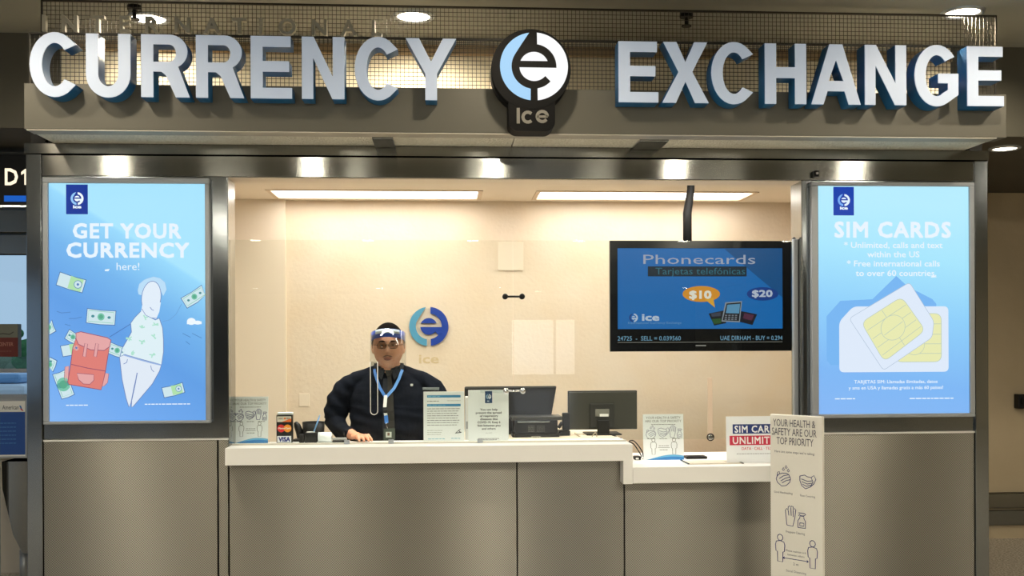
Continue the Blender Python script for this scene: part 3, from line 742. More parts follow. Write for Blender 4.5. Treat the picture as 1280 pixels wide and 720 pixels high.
p.ell(1115, 409.5, 15, 16.5, CL, 14, .6); p.ell(1115, 409.5, 14.3, 15.8, CHIP, 15, .6); p.stroke([(1104, 419), (1127, 402)], .7, CL, 16)
p.poly([(1163, 346), (1167, 344), (1171, 346.5), (1164, 347)], wht, 2)
p.build('artwork', lightink(1.0), rb, 'picture of two white SIM cards with pale yellow chips')

# ================================================================== counter
xs_ = WX(785, 5.3, 580)
ct = thing('countertop', 'long white upper countertop with folded down right end under the window', 'counter', ((XL1 + xs_) / 2, 5.5, ZC - .09))
xs0, xs1 = WX(779, 5.3, 580), WX(790.5, 5.3, 580)
MB().prism([(XL1 + .004, ZC - .085), (XL1 + .004, ZC), (xs1, ZC), (xs1, ZC - .205), (xs0, ZC - .205), (xs0, ZC - .085)], 5.295, 5.625).build('upper_slab', M['counter'], ct, 'upper white slab with folded down end')
ZC2 = ZC - .118
ct = thing('lower_countertop', 'shorter lower white countertop at the right end behind the floor sign', 'counter', ((xs1 + XR0) / 2, 5.6, ZC - .21))
MB().box(xs1 + .001, XR0 - .006, 5.295, 5.98, ZC2 - .085, ZC2, .004).build('lower_slab', M['counter'], ct, 'lower white slab')
# recessed transfer tray in the lower slab and its lip
a, b = WX(858, 5.45, 580), WX(922, 5.45, 580)
MB().box(a, b, 5.38, 5.54, ZC2 + .0005, ZC2 + .003).build('tray_plate', mat('tray_plate', (205, 196, 180), .35), ct, 'pale shallow transfer tray')
MB().box(a - .012, a - .001, 5.37, 5.55, ZC2 + .0005, ZC2 + .006, .002).build('tray_lip', M['steel'], ct)
MB().box(b + .001, b + .012, 5.37, 5.55, ZC2 + .0005, ZC2 + .006, .002).build('tray_lip', M['steel'], ct)
dk = thing('work_desk', 'cream laminate desk inside the booth behind the counter', 'desk', (1.4, 5.95, 0))
da, db = WX(575, 5.95, 550), xs1
MB().box(da, db - .002, 5.63, 6.30, ZC - .03, ZC, .003).build('desk_top', mat('cream_laminate', (228, 214, 190), .4), dk)
for xx in (da + .05, db - .1):
    MB().box(xx, xx + .04, 5.72, 6.27, 0, ZC - .031).build('leg', M['white'], dk)

# ================================================================== glass screen
YG = 5.46
gs = thing('glass_screen', 'clear glass security screen standing on the white counter', 'glass screen', ((XL1 + XR0) / 2, YG, ZC))
ga, gb = WX(289.5, YG), WX(991, YG); gm = WX(641.5, YG); gt = WZ(300.5, YG, 640)
MB().box(ga, gm - .002, YG - .005, YG + .005, ZC + .008, gt).build('pane', M['glass'], gs)
MB().box(gm + .002, gb, YG - .005, YG + .005, ZC + .008, gt).build('pane', M['glass'], gs)
MB().box(WX(284.5, YG), WX(289, YG), YG - .012, YG + .012, ZC, gt, .002).build('edge_channel', M['dark_steel'], gs, 'dark upright channel at the left edge')
MB().box(WX(991.2, YG), WX(997, YG), YG - .016, YG + .016, ZC2, gt + .01, .003).build('edge_post', M['alu'], gs, 'grey metal post at the right edge')
MB().ball((WX(993, YG), YG, gt + .012), .009).build('post_cap', M['blackmetal'], gs)
MB().box(ga, WX(782, YG), YG - .014, YG + .014, ZC + .0005, ZC + .0075, .002).build('base_rail', mat('pale_base_rail', (205, 200, 186), .35, .3), gs, 'low pale rail under the panes')
for px in (434, 489, 600):
    X = WX(px, YG, 553); MB().box(X - .014, X + .014, YG - .022, YG - .006, ZC + .001, ZC + .022, .002).build('glass_clip', M['alu'], gs, 'small metal clip on the base rail')
def clamp(px0, px1, py, m):
    Xa, z = W(px0, py, YG); Xb, _z = W(px1, py, YG)
    k = MB()
    k.tube([(Xa, YG - .028, z), (Xb, YG - .028, z)], .0055, 10)
    for X in (Xa, Xb): k.cyl((X, YG - .032, z), .014, .027, 18, 'y'); k.ball((X, YG - .036, z), .0155, 14, (1, .6, 1))
    k.build('clamp', m, gs, 'small metal dumbbell clamp joining the panes')
clamp(631, 652, 371, M['blackmetal']); clamp(632, 653, 488.5, M['chrome'])
MB().box(WX(600, YG), WX(632, YG), YG - .02, YG - .006, WZ(491, YG), WZ(486.5, YG), .002).build('clamp_plate', M['acrylic'], gs)
# talk-through slots: clear rounded channels
def slot(px0, px1, py0, py1, lab):
    t = thing('speech_channel', lab, 'channel', (WX((px0 + px1) / 2, YG), YG - .03, WZ(py1, YG, px0)))
    X0, X1 = WX(px0, YG), WX(px1, YG); z0, z1 = WZ(py1, YG, px0), WZ(py0, YG, px0); r = (X1 - X0) / 2; cx = (X0 + X1) / 2
    pts = [(X0, YG - .022, z1), (X0, YG - .022, z0 + r)] + [(cx - r * math.cos(a), YG - .022, z0 + r - r * math.sin(a)) for a in [math.radians(20 * i) for i in range(1, 9)]] + [(X1, YG - .022, z0 + r), (X1, YG - .022, z1)]
    return t, pts, (X0, X1, z0, z1)
m_edge = mat('acrylic_edge', (206, 204, 196), .2, 0, coat=.4)
t, pts, (X0, X1, z0, z1) = slot(463, 472, 452, 518, 'clear upright U shaped acrylic channel on the glass before the clerk')
MB().tube(pts, .0024, 8).build('rim', m_edge, t)
MB().box(X0, X1, YG - .024, YG - .020, z0 + .02, z1).build('sheet', M['acrylic'], t)
MB().box(X0, X1, YG - .02, YG - .0055, z1 - .02, z1 - .004, .002).build('fixing', M['acrylic'], t)
XX, zz = W(887, 546, YG)
t = thing('speech_channel', 'pale upright strip on the glass ending in a round metal knob', 'channel', (XX, YG, zz))
MB().box(WX(883.5, YG), WX(889.5, YG), YG - .012, YG - .0055, zz + .01, WZ(472, YG, 887), .002).build('strip', mat('pale_strip', (226, 205, 182), .4), t)
MB().cyl((XX, YG - .03, zz), .0135, .024, 20, 'y').ball((XX, YG - .031, zz), .014, 16, (1, .5, 1)).build('knob', M['steel'], t, 'round metal knob')
MB().tube([(XX + .018 * math.cos(a), YG - .02, zz + .018 * math.sin(a)) for a in [i * PI / 8 for i in range(17)]], .003, 6).build('ring', M['blackmetal'], t)

# ================================================================== prints on the counter
def icons_hands(c, u, v, s, col, k=3, wd=.8):
    L = lambda q: c.stroke([(u + a * s, v + b * s) for a, b in q], wd, col, k)
    for du, dv in ((0, -9.5), (3, -12), (5.5, -8.5)):
        c.stroke([(u + du * s, v + (dv - 2) * s), (u + (du + 1.2) * s, v + (dv + .4) * s), (u + du * s, v + (dv + 1.6) * s), (u + (du - 1.2) * s, v + (dv + .4) * s)], wd, col, k, True)
    L([(-7, -1), (-8, 2), (-6.5, 6), (-2, 9.5), (3, 8.5), (7, 4.5), (8, 0), (6, -4), (4.6, -4.6)])
    L([(-7, -1), (-5, -3.5), (-1, -5), (4.6, -5.2)]); L([(-4.5, 1.5), (0, -2), (6, -4)]); L([(-3, 4), (2, .5), (7, -1.5)]); L([(-1.5, 6), (3, 3), (7.5, 1.5)]); L([(-7, -1), (-6.4, -5.5), (-4.5, -6.5), (-4, -3.8)])
def icon_mask(c, u, v, s, col, k=3, wd=.8):
    L = lambda q: c.stroke([(u + a * s, v + b * s) for a, b in q], wd, col, k)
    L([(-8, -5), (-3, -6.5), (0, -5), (4, -4.5), (6, 0), (3, 6), (-2, 8.5), (-6, 5.5), (-8, 0), (-8, -5)])
    L([(-6.5, -2), (0, 0), (5, -1)]); L([(-6, 1), (0, 3), (4.6, 1.5)]); L([(-5.4, 3.6), (-1, 5.6), (3.4, 4)]); L([(4, -4.5), (7, -7), (9, -3), (7, 2), (3.4, 5.6)])
def icon_gloves(c, u, v, s, col, k=3, wd=.8):
    L = lambda q: c.stroke([(u + a * s, v + b * s) for a, b in q], wd, col, k)
    L([(-7, 9), (-8, 0), (-8.5, -6), (-7, -8), (-5.8, -6), (-5.6, -10), (-4, -11), (-3, -9.5), (-2.2, -11), (-.6, -10.4), (-.4, -7), (.8, -9), (2, -7.6), (1, 1), (-1, 9.5), (-7, 9)])
    L([(-5.6, -6), (-5, -1)]); L([(-3, -9), (-2.6, -1)]); L([(-.5, -7), (-.6, 0)])
    L([(4, 10), (4, 3), (6, 0), (6.2, -2), (10, -2), (10, 0), (11.5, 3), (11.5, 10), (4, 10)]); L([(4.6, -5), (11, -5), (12, -4), (9.5, -2.4), (6.4, -2.4), (6, -3.6), (4.6, -2)]); L([(6, 5), (10, 5), (10, 8), (6, 8), (6, 5)])
def icon_person(c, u, v, s, col, k=3, wd=.8):
    c.stroke([(u + 2.6 * s * math.cos(a), v - 10 * s + 3 * s * math.sin(a)) for a in [i * PI / 5 for i in range(10)]], wd, col, k, True)
    c.stroke([(u + a * s, v + b * s) for a, b in ((-3.6, -6), (0, -7), (3.6, -6), (4.4, -3), (4, 3), (2.6, 3.6), (2.4, 13), (-2.4, 13), (-2.6, 3.6), (-4, 3), (-4.4, -3))], wd, col, k, True)
def paper_stand(name, lab, cat, px0, py0, px1, py1, Y, zbase, lean=.06, mback='paper', thick=.004):
    """sheet standing on a surface; the lower edge sits on zbase. returns the thing and a canvas in photograph pixels"""
    xa, xb = WX(px0, Y, py1), WX(px1, Y, py1); zt = WZ(py0, Y, (px0 + px1) / 2)
    t = thing(name, lab, cat, ((xa + xb) / 2, Y, zbase))
    # sheet leaning back by lean metres at the top
    h = zt - zbase
    B = MB(); B.prism([(Y, zbase + .001), (Y + lean * h, zt), (Y + lean * h + thick, zt), (Y + thick, zbase + .001)], xa, xb, axis='x')
    B.build('sheet', M[mback], t)
    F_ = MB(); F_.prism([(Y + .001 + thick, zbase + .001), (Y + .07, zbase + .001), (Y + .07, zbase + .004), (Y + .001 + thick, zbase + .004)], xa, xb, axis='x')
    F_.prism([(Y + .066, zbase + .001), (Y + lean * h + thick + .001, zbase + h * .6), (Y + lean * h + thick + .004, zbase + h * .6), (Y + .070, zbase + .001)], (xa + xb) / 2 - .02, (xa + xb) / 2 + .02, axis='x')
    F_.build('easel_foot', M['acrylic'], t)
    su = (xb - xa) / (px1 - px0)
    Vv = Vector((0, -lean * h, -h)) / (py1 - py0)
    N = Vector((0, -1, lean)).normalized()
    c = Canvas(Vector((xa, Y + lean * h, zt)) - Vector((su, 0, 0)) * px0 - Vv * py0, (su, 0, 0), Vv, N, .0004)
    return t, c
INK = (58, 66, 118); GRY = (120, 124, 120); DK = (40, 44, 60)
def health_card(t, c, u0, v0, u1, v1, ink_=INK):
    w_ = u1 - u0; h_ = v1 - v0
    c.text('YOUR HEALTH & SAFETY', u0 + w_ * .07, u1 - w_ * .07, v0 + h_ * .10, h_ * .05, GRY, 2); c.text('ARE OUR TOP PRIORITY', u0 + w_ * .05, u1 - w_ * .05, v0 + h_ * .175, h_ * .05, GRY, 2)
    c.greek(u0 + w_ * .2, u1 - w_ * .2, v0 + h_ * .225, h_ * .012, GRY, 2, 3)
    s = w_ / 50 * .95
    icons_hands(c, u0 + w_ * .19, v0 + h_ * .42, s * .8, ink_, 2, .7); icon_mask(c, u0 + w_ * .50, v0 + h_ * .39, s * .85, ink_, 2, .7); icon_gloves(c, u0 + w_ * .78, v0 + h_ * .39, s * .8, ink_, 2, .7)
    for q in (.19, .5, .81): c.greek(u0 + w_ * (q - .1), u0 + w_ * (q + .1), v0 + h_ * .535, h_ * .012, GRY, 2, int(q * 100))
    icon_person(c, u0 + w_ * .25, v0 + h_ * .70, s * .85, GRY, 2, .6); icon_person(c, u0 + w_ * .76, v0 + h_ * .70, s * .85, GRY, 2, .6)
    c.stroke([(u0 + w_ * .36, v0 + h_ * .73), (u0 + w_ * .65, v0 + h_ * .73)], .5, GRY, 2)
    c.greek(u0 + w_ * .38, u0 + w_ * .64, v0 + h_ * .69, h_ * .012, GRY, 2, 9); c.greek(u0 + w_ * .4, u0 + w_ * .62, v0 + h_ * .78, h_ * .012, GRY, 2, 10)
    # blue wave along the foot
    N_ = 14; xs = [u0 + w_ * (0.04 + .96 * i / N_) for i in range(N_ + 1)]
    top = [(x_, v1 - h_ * .115 * (math.sin(i / N_ * 2.2) ** 1.2 if i else 0)) for i, x_ in enumerate(xs)]
    c.poly(top + [(u1, v1), (u0 + w_ * .04, v1)], (96, 170, 214), 2)
    top2 = [(a, v1 - (v1 - b) * .62) for a, b in top]; c.poly(top2 + [(u1, v1), (u0 + w_ * .04, v1)], (44, 122, 188), 3)
    c.build('print', ink, t, 'printed safety icons over a blue wave')
YD = 5.56
t, c = paper_stand('health_notice', 'white safety card with icons and blue wave at the left end of the counter', 'notice', 290.5, 496, 335, 555.5, YD, ZC)
health_card(t, c, 290.5, 496, 335, 555.5)
t, c = paper_stand('health_notice', 'white safety card with icons standing on the lower counter right of the monitor', 'notice', 804.5, 518, 855, 577.5, 5.60, ZC2)
health_card(t, c, 804.5, 518, 855, 577.5, (150, 155, 175))
# card payment block
xa, xb = WX(345.5, YD, 540), WX(365, YD, 540); zt = WZ(519, YD, 355)
t = thing('card_payment_block', 'small black upright stand with card payment logos on the counter', 'sign', ((xa + xb) / 2, YD, ZC))
MB().box(xa, xb, YD, YD + .05, ZC + .0005, zt, .002).build('block', M['black'], t)
MB().box(xa + .004, xb + .002, YD + .012, YD + .04, zt + .0005, zt + .014, .002).build('top_tab', M['paper'], t)
c, _ = front_canvas(345.5, 519, 365, 554, YD)
c.rect(346.5, 520.5, 364, 527.5, (228, 222, 210), 1); c.poly([(352, 527.5), (364, 523), (364, 527.5)], (232, 112, 40), 2); c.text('DISCOVER', 348, 362.5, 524.2, 2.2, (90, 60, 50), 3, .02); c.ell(356, 523.1, 1.3, 1.3, (232, 112, 40), 4)
c.ell(351.5, 535.5, 4.8, 4.8, (214, 30, 30), 1); c.ell(359.5, 535.5, 4.8, 4.8, (244, 150, 30), 2); c.text('MasterCard', 348, 363, 536.3, 2.0, (250, 245, 240), 3, .02)
c.rect(346.5, 545, 364, 553, (232, 236, 244), 1); c.text('VISA', 348.5, 362.5, 551.8, 5.2, (30, 44, 124), 2, .05)
c.build('print', ink, t, 'printed card logos')
# black round holder, pen, dark tray, roll, stapler
X, z = W(391, 540, 5.62)
t = thing('round_black_bowl', 'round black open container behind the pen holder', 'container', (X, 5.64, ZC))
b_ = MB(); rr = .060; hh = WZ(528.5, 5.62, 391) - ZC
R = []
for r_, z_ in ((rr * .9, 0.001), (rr, hh), (rr - .004, hh), (rr * .9 - .006, .006)):
    R.append([b_.bm.verts.new((X + r_ * math.cos(2 * PI * k / 32), 5.655 + r_ * math.sin(2 * PI * k / 32), ZC + z_)) for k in range(32)])
for i in range(3):
    for k in range(32): b_.bm.faces.new((R[i][k], R[i][(k + 1) % 32], R[i + 1][(k + 1) % 32], R[i + 1][k])).smooth = True
b_.bm.faces.new(R[3]); b_.bm.faces.new(R[0][::-1]); bmesh.ops.recalc_face_normals(b_.bm, faces=b_.bm.faces); b_.build('bowl', M['black'], t)
MB().tube([(X + (rr - .002) * math.cos(2 * PI * k / 24), 5.655 + (rr - .002) * math.sin(2 * PI * k / 24), ZC + hh) for k in range(25)], .003, 6).build('rim', M['blackmetal'], t)
xa, xb = WX(381.5, YD, 548), WX(396.5, YD, 548); zh = WZ(540.5, YD, 388)
t = thing('pen_holder', 'small dark block pen holder on the counter', 'pen holder', ((xa + xb) / 2, YD, ZC))
h_ = MB(); h_.box(xa, xb, YD - .025, YD + .025, ZC + .0005, zh, .004); h_.build('block', M['black'], t)
MB().box(xa + .008, xb - .012, YD - .012, YD + .012, zh - .001, zh + .004, .002).build('socket', M['white'], t)
MB().box(WX(374, YD, 549), xa - .002, YD - .02, YD + .02, ZC + .0005, zh - .008, .006).build('side_dial', M['blackmetal'], t)
pe = thing('blue_pen', 'pale blue pen leaning in the dark pen holder', 'pen', (WX(391.5, YD, 545), YD, zh))
Xa, za = W(391.8, 542, YD); Xb, zb2 = W(399, 521.5, YD)
MB().tube([(Xa, YD, za + .003), (Xb, YD, zb2)], [.0032, .0045], 10).build('barrel', mat('blue_plastic', (110, 160, 214), .3), pe)
MB().tube([(Xb, YD, zb2 + .001), (Xb + .003, YD, zb2 + .012)], [.004, .003], 10).build('cap', mat('pale_blue_plastic', (160, 196, 232), .3), pe)
xa, xb = WX(398, YD, 548), WX(414.5, YD, 548)
t = thing('paper_roll', 'white paper roll lying on the counter beside the pen holder', 'paper roll', ((xa + xb) / 2, YD, ZC))
MB().tube([(xa, YD, ZC + .0275), (xb, YD, ZC + .0275)], .027, 28).build('roll', M['paper'], t)
MB().tube([(xb + .0005, YD, ZC + .0275), (xb + .004, YD, ZC + .0275)], .009, 16).build('core', mat('grey_card', (140, 130, 118), .8), t)
xa, xb = WX(415.5, YD, 550), WX(433, YD, 550)
t = thing('stapler', 'low grey and black stapler lying beside the paper roll', 'stapler', ((xa + xb) / 2, YD, ZC))
MB().box(xa, xb, YD - .014, YD + .014, ZC + .0005, ZC + .011, .003).build('base', M['black'], t)
MB().box(xa, xb + .002, YD - .013, YD + .013, ZC + .012, ZC + .025, .005).build('arm', mat('grey_plastic', (150, 150, 148), .35), t)
X, z = W(370, 541, 5.6)
t = thing('telephone_handset', 'dark rounded handset leaning behind the card payment stand', 'handset', (X, 5.62, ZC))
MB().tube([(X - .012, 5.66, ZC + .10), (X - .002, 5.655, ZC + .085), (X + .012, 5.65, ZC + .05), (X + .016, 5.645, ZC + .017)], [.010, .018, .020, .017], 14).build('body', M['black'], t)
MB().box(X - .02, X + .035, 5.62, 5.685, ZC + .0005, ZC + .012, .004).build('cradle', M['blackmetal'], t)

# form notice behind the glass, and the covid notice
t, c = paper_stand('form_notice', 'white form with two blue header bars standing before the clerk', 'notice', 529.5, 489.5, 580.5, 551.5, YD, ZC, .03)
c.rect(534, 494, 576, 497, (54, 138, 190), 2); c.rect(534, 505, 576, 508, (54, 138, 190), 2)
c.greek(535, 550, 495.5, 1.2, (120, 180, 215), 3, 11); c.greek(535, 558, 506.5, 1.2, (120, 180, 215), 3, 12)
c.greek(534, 549, 501.5, .8, GRY, 2, 1); c.greek(559, 576, 501, .6, (175, 178, 175), 2, 2)
for i in range(8): c.greek(534, 575 - (i * 7) % 5, 511 + i * 2.9, .9, (150, 154, 156), 2, 20 + i)
for i in range(3): c.greek(534, 553 - i, 538 + i * 2.5, .7, (175, 180, 180), 2, 40 + i)
c.stroke([(570, 541), (575.5, 536.5)], .7, DK, 3); c.stroke([(569, 541.5), (577, 540.5)], .9, DK, 4); c.stroke([(573, 538), (576, 541)], .9, DK, 5)
c.greek(535, 556, 548.5, 1.0, (140, 190, 210), 2, 50); c.greek(564, 576, 548, 1.0, (140, 190, 210), 2, 51)
c.build('print', ink, t, 'printed form lines and blue bars')
xa, xb = WX(528, YD + .05, 486), WX(549, YD + .05, 486)
t = thing('acrylic_leaflet_holder', 'clear empty acrylic holder showing above the blue striped form', 'leaflet holder', ((xa + xb) / 2, YD + .08, ZC))
MB().box(xa, xb, YD + .08, YD + .084, ZC + .0005, WZ(484.5, YD + .08, 538)).build('back_sheet', M['acrylic'], t)
MB().box(xa, xb, YD + .081, YD + .1, WZ(487.5, YD + .08, 538), WZ(484.5, YD + .08, 538), .001).build('top_edge', mat('frosted_edge', (150, 156, 158), .3), t)
MB().box(xa, xb, YD + .085, YD + .12, ZC + .0005, ZC + .004).build('foot', M['acrylic'], t)
t, c = paper_stand('distancing_notice', 'white notice with navy logo tab asking people to keep 6 feet apart', 'notice', 585.5, 487.5, 636, 551.5, YD - .01, ZC, .03)
c.rect(606.5, 489, 615.5, 504, (26, 66, 110), 2); logo(c, 611, 496, 3.2, (160, 200, 230), (235, 240, 248), 3); c.greek(609, 613.5, 501.5, 1.1, (220, 230, 240), 3, 1)
for i, (s_, a, b) in enumerate((('You can help', 600.5, 622), ('prevent the spread', 595, 627), ('of respiratory', 600, 622.5), ('diseases like', 600.5, 622), ('COVID-19. Keep 6', 597, 625.5), ('feet between you', 597, 625.5), ('and others', 602.5, 619.5))):
    c.text(s_, a, b, 513.3 + i * 4.0, 2.5, (70, 76, 84), 2, .02)
c.text('ice.com', 607, 615, 542, 1.4, (150, 155, 158), 2)
for k in range(2): c.greek(598 + k * 3, 624 - k * 3, 548.5 + k * 1.5, .6, DK, 2, 60 + k)
c.build('print', ink, t, 'printed notice text')
xa, xb = WX(581.5, YD + .06, 520), WX(585.8, YD + .06, 520)
t = thing('white_binder', 'slim white upright spine between the two notices on the counter', 'binder', ((xa + xb) / 2, YD + .06, ZC))
MB().box(xa, xb, YD + .06, YD + .12, ZC + .0005, WZ(496, YD + .06, 583), .003).build('cover', M['white'], t)
MB().box(xa + .004, xb - .004, YD + .0585, YD + .0598, ZC + .06, ZC + .10, .0003).build('spine_label', mat('grey_label', (170, 172, 170), .6), t)

# wide black touch screen seen from behind
Ys = 5.90
xa, xb = WX(581, Ys, 500), WX(697, Ys, 490); z0, z1 = WZ(540, Ys, 640), WZ(483.5, Ys, 640)
t = thing('touch_screen', 'wide black till screen tilted back behind the notices', 'screen', ((xa + xb) / 2, Ys + .05, ZC))
bm_ = MB(); xbb = WX(690, Ys, 522)
v = [bm_.bm.verts.new(q) for q in ((xa, Ys, z0), (xbb - .02, Ys, z0), (xb, Ys + .05, z1), (xa, Ys + .05, z1), (xa, Ys + .03, z0), (xbb - .02, Ys + .03, z0), (xb, Ys + .08, z1), (xa, Ys + .08, z1))]
for q in ((0, 1, 2, 3), (7, 6, 5, 4), (1, 5, 6, 2), (4, 0, 3, 7), (3, 2, 6, 7), (4, 5, 1, 0)): bm_.bm.faces.new([v[i] for i in q])
bmesh.ops.recalc_face_normals(bm_.bm, faces=bm_.bm.faces); bmesh.ops.bevel(bm_.bm, geom=list(bm_.bm.edges), offset=.004, segments=2, affect='EDGES')
bm_.build('housing', M['black'], t)
MB().box(xa + .002, xb - .004, Ys + .047, Ys + .05, z1 - .010, z1 - .003, .001).build('top_bezel', mat('grey_bezel', (70, 70, 70), .3), t)
xm = (xa + xb) / 2
MB().tube([(xm, Ys + .06, z0 + .04), (xm, Ys + .10, ZC + .05), (xm, Ys + .09, ZC + .01)], .025, 14).build('neck', M['black'], t)
MB().box(xm - .11, xm + .11, Ys + .02, Ys + .2, ZC + .0005, ZC + .014, .004).build('base', M['black'], t)
# receipt printer
Yp = 5.73
xa, xb = WX(640, Yp, 540), WX(700, Yp, 540); zt = WZ(520.5, Yp, 670)
t = thing('receipt_printer', 'black receipt printer below the till screen with a white sticker', 'printer', ((xa + xb) / 2, Yp, ZC))
MB().box(xa + .002, xb - .002, Yp + .002, Yp + .14, ZC + .0005, ZC + .022, .003).build('lower_tray', M['black'], t)
MB().box(xa + .012, xb - .012, Yp + .004, Yp + .14, ZC + .0225, zt - .022, .004).build('body', M['black'], t)
MB().box(xa - .006, xb + .012, Yp - .012, Yp + .15, zt - .0215, zt, .005).build('lid', mat('dark_grey_lid', (50, 50, 48), .3), t)
MB().box(xa + .03, xb - .055, Yp - .006, Yp - .0125 + .019, zt - .034, zt - .024, .002).build('paper_bar', M['steel'], t)
c, _ = front_canvas(640, 520, 700, 550, Yp - .001)
c.rect(664, 545.3, 675.5, 549, (206, 204, 196), 2); c.greek(666, 674, 547, 1.6, (90, 88, 84), 3, 3)
for i in range(5): c.greek(660, 668, 532.5 + i * 1.7, .7, (110, 110, 104), 1, 60 + i); c.greek(671, 681, 532.5 + i * 1.7, .6, (96, 96, 92), 1, 70 + i)
c.build('sticker', ink, t, 'small pale maker stickers')
# desk telephone / dark device
xa, xb = WX(703, 5.82, 530), WX(711, 5.82, 530)
t = thing('card_terminal', 'small black upright device squeezed between printer and monitor', 'device', ((xa + xb) / 2, 5.82, ZC))
MB().box(xa, xb + .004, 5.80, 5.845, ZC + .03, WZ(516, 5.82, 707), .006).build('body', M['black'], t)
MB().box(xa - .02, xb + .006, 5.80, 5.9, ZC + .0005, ZC + .0295, .005).build('base', M['blackmetal'], t)
MB().tube([(xa - .02, 5.815, ZC + .065), (xa - .005, 5.812, ZC + .055)], .02, 14).build('plug_knob', M['black'], t)
# monitor from behind
Ym = 5.86
xa, xb = WX(710.5, Ym, 510), WX(797, Ym, 510); z0, z1 = WZ(537, Ym, 754), WZ(488.5, Ym, 754)
t = thing('monitor', 'black monitor seen from behind on its stand at the counter step', 'monitor', ((xa + xb) / 2, Ym + .05, ZC))
m_mon = mat('olive_black_plastic', (48, 48, 40), .45)
MB().box(xa, xb, Ym + .012, Ym + .04, z0, z1, .004).build('bezel', M['black'], t)
MB().box(xa + .004, xb - .004, Ym, Ym + .0115, z0 + .004, z1 - .006, .004).build('back_shell', m_mon, t)
X = WX(753.5, Ym, 510)
MB().box(X - .075, X + .062, Ym - .012, Ym - .0005, z0 + .010, WZ(504.5, Ym, 754), .003).build('mount_plate', mat('mount_plate_black', (34, 34, 30), .4), t)
MB().box(X - .035, X + .032, Ym - .040, Ym - .0125, ZC + .004, z0 + .055, .004).build('stand_neck', M['black'], t)
MB().box(X - .10, X + .10, Ym - .06, Ym + .12, ZC + .0005, ZC + .008, .003).build('stand_foot', M['black'], t)
MB().box(X - .045, X + .035, Ym - .014, Ym + .002, WZ(520.5, Ym, 754), WZ(511, Ym, 754), .0005).build('rating_label', mat('rating_label', (112, 112, 104), .6), t, 'grey rating label')
MB().box(X - .02, X + .03, Ym - .0155, Ym - .0142, WZ(520.5, Ym, 754), WZ(517.2, Ym, 754), .0002).build('white_sticker', M['white'], t, 'small white sticker')
# cables
def cable(lab, pts, r, m, Yv, nm='cable'):
    t = link(nm, MBtube(pts, r, Yv), m); tag(t, lab, 'cable'); return t
def smooth(pts, n=6):
    P = [Vector(p) for p in pts]; P = [P[0]] + P + [P[-1]]; out = []
    for i in range(1, len(P) - 2):
        for k in range(n):
            t = k / n; a, b, c_, d = P[i - 1], P[i], P[i + 1], P[i + 2]
            out.append(0.5 * ((2 * b) + (c_ - a) * t + (2 * a - 5 * b + 4 * c_ - d) * t * t + (3 * b - a - 3 * c_ + d) * t ** 3))
    out.append(P[-2]); return out
def MBtube(pts, r, Yv):
    q = []
    for i, e in enumerate(pts):
        X_, z_ = W(e[0], e[1], e[2] if len(e) > 2 else Yv); q.append((X_, e[2] if len(e) > 2 else Yv, z_))
    b = MB(); b.tube(smooth(q), r, 8); me = bpy.data.meshes.new('cable'); b.bm.to_mesh(me); b.bm.free(); return me
cable('pale cable curling on the desk left of the monitor stand', [(718, 541), (723, 545), (731, 547.5), (738, 547)], .0028, mat('beige_cable', (170, 160, 140), .5), 5.74)
cable('pale looped cable beside the monitor stand', [(739, 547.6), (742, 543), (744.5, 541), (746, 546), (743, 548)], .0028, MATS['beige_cable'], 5.72)
cable('short black cable lying right of the monitor stand', [(763, 543), (769, 545), (773, 547.5), (777, 548)], .004, M['black'], 5.74)
cable('thin black cable arching down over the counter step', [(787, 551, 5.60), (792, 551, 5.62), (798, 557, 5.66), (803, 565, 5.68), (804, 571, 5.69)], .003, M['black'], 5.6)
cable('second black cable looping below the first at the counter step', [(786, 552, 5.58), (792, 555, 5.6), (797, 562, 5.63), (801.5, 570, 5.64), (799, 574, 5.64)], .003, M['black'], 5.6)
X, _ = W(797, 576, 5.64)
t = thing('power_adapter', 'small black adapter at the foot of the counter step', 'adapter', (X, 5.64, ZC2))
MB().box(X - .022, X + .012, 5.60, 5.66, ZC2 + .0005, ZC2 + .02, .004).build('body', M['black'], t)
MB().box(X - .018, X - .002, 5.595, 5.599, ZC2 + .004, ZC2 + .014).build('sticker', M['white'], t)
X0, _ = W(856, 576, 5.66); X1, _ = W(882, 576, 5.66)
t = thing('card_reader', 'flat black card reader lying right of the safety card', 'card reader', ((X0 + X1) / 2, 5.66, ZC2))
MB().box(X0, X1, 5.62, 5.70, ZC2 + .0005, ZC2 + .014, .003).build('body', M['black'], t)
MB().box(X0 + .01, X1 - .03, 5.63, 5.68, ZC2 + .0142, ZC2 + .016, .0005).build('key_pad', M['blackmetal'], t)

# SIM card sign on the lower counter
t, c = paper_stand('sim_card_sign', 'white counter sign reading SIM CARDS UNLIMITED in blue and red', 'sign', 908.5, 520.5, 985, 579.5, 5.42, ZC2, .05)
c.rect(916.5, 530.5, 978, 542.5, (28, 54, 120), 2); c.text('SIM CARDS', 919, 976, 541, 8.4, (240, 244, 248), 3, .02, spacing=1.1)
c.rect(912.5, 545, 981, 557, (200, 44, 74), 2); c.text('UNLIMITED', 916.5, 977, 555.3, 8.6, (246, 240, 242), 3, .02, spacing=1.1)
c.text('DATA \u00b7 CALL \u00b7 TEXT', 927.5, 968, 563, 3.4, (214, 90, 110), 2, .01); c.greek(921, 975, 568, .8, (160, 164, 170), 2, 7)
c.build('print', ink, t, 'blue and red printed bars with white words')

